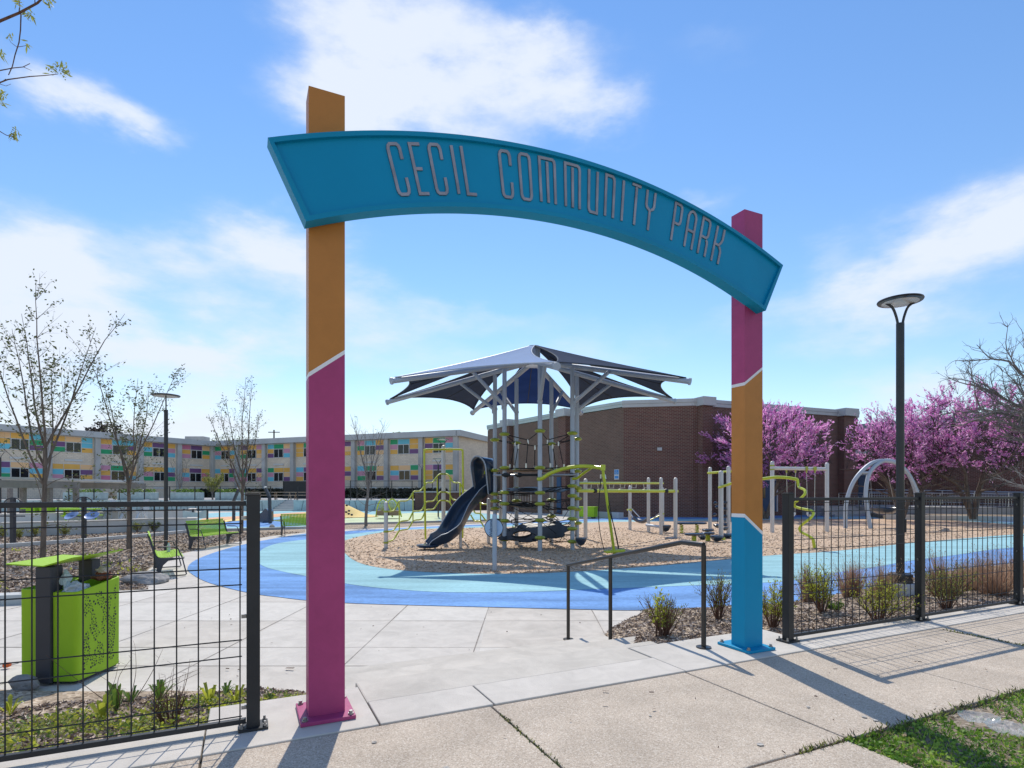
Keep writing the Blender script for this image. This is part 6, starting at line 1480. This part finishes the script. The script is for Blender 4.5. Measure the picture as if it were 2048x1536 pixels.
# outdoor fitness posts with blue dishes
for i,(px,pb,pt) in enumerate(((26,1088,997),(168,1078,995))):
    q = G(px,pb); t_ = thing('play_panel_post', 'dark post with paired blue dishes and a small hoop, '+('nearer the left edge' if i == 0 else 'right of the two'), 'play equipment', (q.x,q.y,GZ)); H_ = HC-(pt-HY)*q.y/F
    mb = MB(); mb.box((q.x,q.y,(GZ+H_)/2), (.13,.12,H_-GZ), ); mb.build('post', 'bench_grey', t_, bevel=.01)
    mb = MB()
    for s_ in ((-1,1) if i else ()): mb.lathe((q.x+s_*.38-(.0 if s_<0 else -.0),q.y-.1,HC-(1032-HY)*q.y/F), [(.001,-.05),(.17,-.02),(.24,.03),(.23,.05),(.15,.0),(.001,-.02)], 22, (.1*s_,-.6,.8))
    mb.each('dish', 'disc_blue', t_, smooth=True); mb = MB(); c_ = Vector((q.x,q.y,H_-.18)); mb.tube([c_+Vector((.30*math.cos(a),0,.20*math.sin(a))) for a in [math.pi*k/12 for k in range(13)]], .02, 6); mb.build('hoop', 'bench_grey', t_, smooth=True)
    mb = MB(); mb.bar((q.x-.45,q.y-.06,HC-(1032-HY)*q.y/F), (q.x+.45,q.y-.06,HC-(1032-HY)*q.y/F), .04); mb.build('arm', 'bench_grey', t_)
for i,(pts, Y) in enumerate((([(467.5,1042),(467.5,1002),(477,979)],35.0),([(540.5,1047),(539,994),(531,977)],31.5))):
    t_ = thing('bent_post', 'tall dark grey bent play post, '+('left' if i == 0 else 'right')+' of the two near the toddler area', 'play equipment', D(*pts[0], Y)); mb = MB(); q = [D(x,y,Y) for x,y in pts]; mb.bar(q[0], q[1]+Vector((0,0,.02)), .17, .13, (1,0,0)); mb.bar(q[1], q[2], .17, .13, (1,0,0)); mb.build('post', 'bench_grey', t_)
    mb = MB(); mb.lathe(q[2], [(.05,0),(.10,.04),(.10,.1),(.001,.12)], 10); mb.build('spray_head', 'steel', t_)
t_ = thing('net_hammock', 'pale net slung between two short posts at the toddler area', 'play equipment', D(390,1038,34)); mb = MB(); K = 10
g_ = [[D(366+(413-366)*i/K, 1020+5*math.sin(math.pi*i/K)+(16*j/4)*(1-.25*math.sin(math.pi*i/K)), 34) for j in range(5)] for i in range(K+1)]
for i in range(K): [mb.face([g_[i][j],g_[i+1][j],g_[i+1][j+1],g_[i][j+1]]) for j in range(4)]
h_ = mb.build('net', 'planter_pale', t_); s_ = h_.modifiers.new('t','SOLIDIFY'); s_.thickness = .03
for px in (366,384,413): q = D(px,1018,34); mb = MB(); mb.cyl((q.x,q.y+.1), .06, GZ, q.z, 8); mb.build('post', 'bench_grey', t_)
t_ = thing('wave_slide', 'small dark green wave shaped slide beside the right bent post', 'play equipment', D(528,1036,33)); mb = MB(); pr = spline([D(519,1027,33),D(524,1024,33),D(529,1018,33),D(533,1018,33),D(537,1023,33)],4); vs = [p for p in pr]; lo = [Vector((p.x,p.y,GZ+.02)) for p in pr]
mb.slab(pr+lo[::-1], (0,1,0), .7); mb.build('slide_body', 'slide', t_)
# pale planters and black fence on the terrace
for i,(x0,x1) in enumerate(((135,208),(243,310),(347,402),(436,487),)):
    a, b = D(x0,1000,55.5), D(x1,1000,55.5); t_ = thing('terrace_planter', ['long pale green planter on the terrace, leftmost','long pale green planter on the terrace, second from the left','long pale green planter on the terrace behind the lamp post','long pale green planter on the terrace, rightmost'][i], 'planter', ((a.x+b.x)/2,55.5,TZ), 0, 'pale planters on the terrace'); mb = MB(); mb.box(((a.x+b.x)/2,55.5,TZ+.38), (b.x-a.x,1.2,.76)); mb.build('planter_box', 'planter_pale', t_, bevel=.03)
    mb = MB(); [mb.quad((random.uniform(a.x,b.x),55.5+random.uniform(-.5,.5),TZ+.76+random.random()*.3), .12, .16) for _ in range(160)]; mb.build('plants', 'leaf_green', t_, fix=False)
t_ = thing('terrace_fence', 'thin black metal fence along the edge of the far terrace', 'fence', (-30,54.6,TZ)); 
for x0, x1 in ((-62,-23.2),(-20.6,-9.2)):
    mb = MB(); [mb.bar((x0,54.3,TZ+z),(x1,54.3,TZ+z), .035) for z in (.12,1.3)]; mb.each('rail', 'black_metal', t_); mb = MB(); n = int((x1-x0)/2.4)
    for i in range(n+1): x = x0+(x1-x0)*i/n; mb.bar((x,54.3,TZ-.1),(x,54.3,TZ+1.35), .07)
    mb.each('post', 'black_metal', t_)
# brick plinth with railing at the foot of the school end wall
t_ = thing('brick_plinth', 'dark brown brick base wall with a black rail between the terrace and the gym', 'wall', (-6,56,GZ)); mb = MB(); u = mb.wall((-9.3,54.0),(-2.6,57.5), -.5, 1.3); mb.wall((-2.6,57.5),(-1.2,54.5),-.5,1.3); mb.build('wall_body', 'brick_red', t_)
mb = MB(); mb.bar((-9.3,54.0,1.36),(-2.6,57.5,1.36), .5, .12); mb.build('cap', 'fascia', t_)
mb = MB(); [mb.bar((-16,56,TZ+z),(-5.5,57,TZ+z), .05) for z in (.9,1.9)]; [mb.bar((x,56+(x+16)*.095,TZ),(x,56+(x+16)*.095,TZ+1.95), .07) for x in (-16,-14,-12,-10,-8,-5.6)]; mb.each('rail', 'black_metal', t_)
# yellow sculpture posts etc. end; dark screen panel on school wall
t_ = thing('dark_screen', 'black screen panel standing in front of the school left of the pink gate post', 'screen', D(590,980,70)); a, b = D(567,960,70), D(640,960,70); mb = MB(); mb.box(((a.x+b.x)/2,70,1.6), (b.x-a.x,.1,2.2)); mb.build('panel', 'rubber_black', t_); mb = MB(); [mb.bar((x,70,TZ),(x,70,2.7), .1) for x in (a.x,b.x)]; mb.each('post', 'black_metal', t_)

# ================================================================== SHRUBS AND WEEDS
def shrub(label, px, py, w, h, m, mt='twig_brown', nst=26, nlf=700, lsz=(.015,.03), seed=1, group='yellow green shrubs in the right bed', base=None, name='shrub', spread=.9, cat='shrub'):
    random.seed(seed); p = base
    if p is None:
        for it in range(8):
            z = -.2 if it == 0 else zz
            g = G(px, py, z); zz = bed_z(g.x, g.y); zz = GZ if zz is None else zz
        p = Vector((g.x,g.y,zz))
    t_ = thing(name, label, cat, p, 0, group); st_ = MB(); tips = []
    for i in range(nst):
        a = random.uniform(0,6.28); r_ = random.random()**.6*w/2; d = Vector((math.cos(a)*r_*spread, math.sin(a)*r_*spread, h*random.uniform(.75,1.05))); L = d.length
        q, dd_ = limb(st_, p+Vector((math.cos(a)*.02,math.sin(a)*.02,-.02)), d, L, .006, .0015, 6, .09, .03, 4); tips += q[2:]
        for j in (2,3,4,5):
            for _ in range(2): q2, _d = limb(st_, q[j], rdir(dd_, random.uniform(.4,.9), .1), L*random.uniform(.15,.35), .0025, .001, 3, .12, .03, 3); tips += q2[1:]*2
    st_.build('stems', mt, t_, fix=False); lf_ = MB()
    for _ in range(nlf):
        q = random.choice(tips)+Vector((random.gauss(0,.012),random.gauss(0,.012),random.gauss(0,.012))); lf_.leaf(q, (random.gauss(0,.7),random.gauss(0,.7),random.gauss(.6,.5)), random.uniform(*lsz)*.55, random.uniform(*lsz))
    if nlf: lf_.build('leaves', m, t_, fix=False)
    return t_
def tuft(label, px, py, w, h, m, n=900, seed=1, group='dry brown grass clumps in the right bed'):
    random.seed(seed)
    for it in range(8):
        z = -.25 if it == 0 else zz
        g = G(px, py, z); zz = bed_z(g.x, g.y); zz = GZ if zz is None else zz
    p = Vector((g.x,g.y,zz)); t_ = thing('grass_clump', label, 'grass clump', p, 0, group); mb = MB(); s2 = MB()
    for i in range(n):
        a = random.uniform(0,6.28); r_ = random.random()**.6*w/2*(1+.35*math.sin(a*2+seed)+.2*math.sin(a*5+seed*2)); tip = Vector((math.cos(a)*r_*1.15, math.sin(a)*r_*1.15, h*random.uniform(.35,1.0)*(1+.2*math.sin(a*3+seed)))); b = p+Vector((math.cos(a)*r_*.3,math.sin(a)*r_*.3,-.01)); m1 = b.lerp(p+tip, .55)+Vector((0,0,h*.05))+Vector((random.gauss(0,.012),random.gauss(0,.012),0)); sd_ = Vector((-math.sin(a+random.gauss(0,1)),math.cos(a),0)).normalized()*random.uniform(.0012,.0028)
        e = p+tip; mb.add([b-sd_,b+sd_,m1+sd_,m1-sd_], [(0,1,2,3)]); mb.add([m1-sd_,m1+sd_,e], [(0,1,2)])
        if random.random() < .5: s2.leaf(e-Vector((0,0,.01)), (random.gauss(0,.6),random.gauss(0,.6),.6), random.uniform(.006,.012), random.uniform(.015,.035))
    mb.build('blades', m, t_, fix=False); s2.build('seed_heads', 'grass_straw', t_, fix=False, kind='stuff'); return t_
shrub('yellow green leafy shrub just right of the first right fence post', 1645,1225, .50,.56,'leaf_lime', nst=28, nlf=1700, lsz=(.014,.030), seed=1)
shrub('yellow green shrub directly below the lamp footing, seen through the fence', 1757,1246, .62,.42,'leaf_lime', nst=26, nlf=1500, lsz=(.012,.026), seed=2)
shrub('yellow green shrub just right of the middle fence post', 1895,1222, .62,.52,'leaf_olive', nst=28, nlf=1200, lsz=(.014,.03), seed=3)
shrub('sparse leafy shrub between the cyan gate post and the first fence post', 1545,1255, .36,.50,'leaf_lime', nst=22, nlf=1100, lsz=(.014,.03), seed=4)
shrub('twiggy shrub with small leaves just left of the cyan gate post', 1437,1238, .42,.52,'leaf_olive', nst=30, nlf=1000, lsz=(.012,.026), seed=5)
shrub('low sprawling twiggy shrub in the mulch between the handrail posts', 1330,1272, .46,.38,'leaf_olive', nst=30, nlf=620, lsz=(.010,.022), seed=6)
shrub('small upright shrub with a tuft of green leaves at its top, nearest the steps', 1316,1276, .26,.42,'leaf_lime', nst=6, nlf=260, lsz=(.02,.04), seed=7)
shrub('low green plant at the foot of the first right hand shrub', 1668,1222, .2,.12,'leaf_green', nst=10, nlf=260, lsz=(.02,.04), seed=8)
tuft('dense russet grass clump between the first right shrub and the lamp', 1701,1196,.52,.62,'grass_brown', 900, 1)
tuft('dry grass clump just left of the lamp footing', 1765,1198,.42,.52,'grass_straw', 700, 2)
tuft('russet grass clump peeking out behind the first right hand shrub', 1615,1204,.36,.58,'grass_brown', 600, 3)
tuft('tall dry grass clump behind the middle fence post shrub', 1885,1190,.75,.62,'grass_brown', 800, 4)
tuft('tall dry grass clump left of the last fence post', 1990,1190,.8,.62,'grass_brown', 900, 5)
tuft('pale straw grass between the two tall dry clumps', 1940,1180,.7,.45,'grass_straw', 900, 6)
tuft('dry grass clump at the right edge of the photo', 2048,1172,.8,.6,'grass_brown', 800, 7)
shrub('green and straw coloured bush at the back of the bed near the last fence post', 1950,1165,.7,.35,'leaf_olive', nst=22, nlf=900, seed=9)
# weeds in the left bed
def weed(label, px, py, w, h, n, m, seed, lw=.03, name='weed'):
    random.seed(seed); g = G(px,py,-.08)
    for it in range(6): zz = bed_z(g.x,g.y); zz = -.1 if zz is None else zz; g = G(px,py,zz)
    p = Vector((g.x,g.y,zz)); mb = MB()
    for i in range(n):
        a = random.uniform(0,6.28); L = h*random.uniform(.6,1.15); out = Vector((math.cos(a),math.sin(a),0)); w_ = lw*random.uniform(.6,1.1); sd_ = Vector((-out.y,out.x,0)); lean_ = random.uniform(.25,.9)
        pts = [p+out*.005, p+out*w*.22*lean_+Vector((0,0,L*.45)), p+out*w*.42*lean_+Vector((0,0,L*.85)), p+out*w*.55*lean_+Vector((0,0,L*(.95 if lean_ < .6 else .75)))]
        ws_ = [.15,.7,.8,.05]; vs = []
        for q, k in zip(pts, ws_): vs += [q-sd_*w_*k*.5+Vector((0,0,w_*.12*k)), q, q+sd_*w_*k*.5+Vector((0,0,w_*.12*k))]
        mb.add(vs, [(i_*3+j, i_*3+j+1, i_*3+4+j, i_*3+3+j) for i_ in range(3) for j in range(2)])
    tag(mb.build(name, m, smooth=True, fix=False), label, 'weed', 'leafy weeds in the left bed')
weed('broad leaved bright green weed at the bottom left beside the fence wires', 205,1445,.24,.17,10,'leaf_lime',1,.05)
weed('tall dark green dock weed right of the bottom left weed', 232,1425,.26,.20,9,'leaf_green',2,.05)
weed('upright bright green dock weed two wires left of the fence post', 420,1412,.22,.17,11,'leaf_lime',3,.035)
weed('leafy green weed clump in the middle of the left bed', 318,1402,.30,.17,16,'leaf_green',4,.03)
weed('leafy weed clump against the left fence post', 470,1408,.24,.12,12,'leaf_lime',5,.03)
weed('small yellow green weed at the left edge below the bin', 20,1430,.26,.12,12,'leaf_lime',6,.03)
weed('green weed just right of the left fence post', 540,1402,.16,.08,10,'leaf_green',7,.022)
weed('green weed at the back of the bed behind the fence post', 452,1392,.2,.11,10,'leaf_green',8,.03)
weed('green weed clump left of the dry stalks', 262,1405,.22,.12,12,'leaf_green',9,.03)
random.seed(50); gc = MB()
for _ in range(15000):
    s, n = random.uniform(-3.0,.45), 3.62+random.random()**1.1*1.3; d = noise.noise(Vector((s*2.2,n*2.2,7)))
    if n < 3.87 and s > -.2: continue
    if d < -.08+.25*(n-3.84) and random.random() < .85: continue
    p = P(s,n); z = bed_z(p.x,p.y)
    if z is None: continue
    gc.mi(random.choice((0,1,1,2))); h_ = random.random()**2*.07
    gc.leaf((p.x,p.y,z+h_), (random.gauss(0,1),random.gauss(0,1),random.uniform(0,1)), random.uniform(.008,.02), random.uniform(.015,.04))
for _ in range(2600):   # sprigs behind, around the benches
    x, y = random.uniform(-15,-3), random.uniform(8.5,17); 
    if noise.noise(Vector((x*.9,y*.9,2))) < .16: continue
    if not inside(x, y, mbp): continue
    gc.mi(1); gc.leaf((x+random.gauss(0,.08),y+random.gauss(0,.08),GZ), (random.gauss(0,.7),random.gauss(0,.7),1), random.uniform(.03,.05), random.uniform(.06,.14))
tag(gc.build('ground_cover', ['leaf_green','leaf_lime','leaf_olive'], kind='stuff', fix=False), 'low creeping green ground cover under the weeds', 'ground cover', kind='stuff')
def stalks(label, specs, m, seed):
    random.seed(seed); mb = MB(); lf_ = MB(); base = None
    for (x0,y0,x1,y1,cv) in specs:
        g = G(x0,y0,-.05); zz = bed_z(g.x,g.y); zz = -.08 if zz is None else zz; g = G(x0,y0,zz); Y = g.y; e = D(x1,y1,Y+random.uniform(-.08,.08)); mid = (g+e)/2+Vector((cv,0,abs(cv)*.5)); base = base or g
        pts = spline([g,mid,e],8); mb.tube(pts, [.0032-(.0024*i/(len(pts)-1)) for i in range(len(pts))], 4)
        for i in range(4,len(pts),3):
            if random.random() < .6: q = pts[i]; mb.tube([q, q+Vector((random.gauss(0,.03),random.gauss(0,.02),random.uniform(.0,.04)))], .0008, 3)
    tag(mb.build('dry_stalks', m, fix=False), label, 'dry stalks')
stalks('thin brown dry stalks arching over the weeds behind the left fence', [(235,1420,92,1310,-.02),(255,1415,270,1292,.03),(262,1412,325,1300,.02),(200,1420,238,1320,.03),(340,1420,348,1330,.0),(352,1418,380,1318,.02),(330,1425,318,1345,-.01),(285,1415,395,1340,-.05),(310,1418,400,1345,-.04),(350,1430,372,1345,.01),(322,1428,345,1340,.0),(250,1410,190,1345,.03),(240,1415,262,1318,-.05),(345,1440,355,1360,0),(315,1445,300,1370,0),(338,1440,330,1350,0)], 'twig_brown', 4)
shrub('reddish twiggy dead plant in the middle of the left bed', 0,0,.2,.22,'leaf_olive', nst=16, nlf=120, lsz=(.01,.02), seed=19, group=None, base=(lambda g: Vector((g.x,g.y,bed_z(g.x,g.y) or -.08)))(G(338,1437,-.07)), name='dead_plant', cat='plant')
# little plants in front of the seat wall
for i,(px,py,lb) in enumerate(((38,1080,'just right of the left dish post'),(70,1073,'between left play post and tall tree'),(128,1074,'between tall tree and right play post'),(222,1065,'left of the second tree'),(275,1064,'right of the second tree'),(308,1062,'near the end of the seat wall'),(2,1078,'at the left edge'))):
    q = G(px,py); shrub('small grey green plant before the seat wall, '+lb, 0,0,.55,.42,'leaf_olive', nst=14, nlf=240, lsz=(.05,.09), seed=30+i, group='small grey green plants along the seat wall', base=Vector((q.x,q.y,GZ)), name='small_plant', cat='plant')
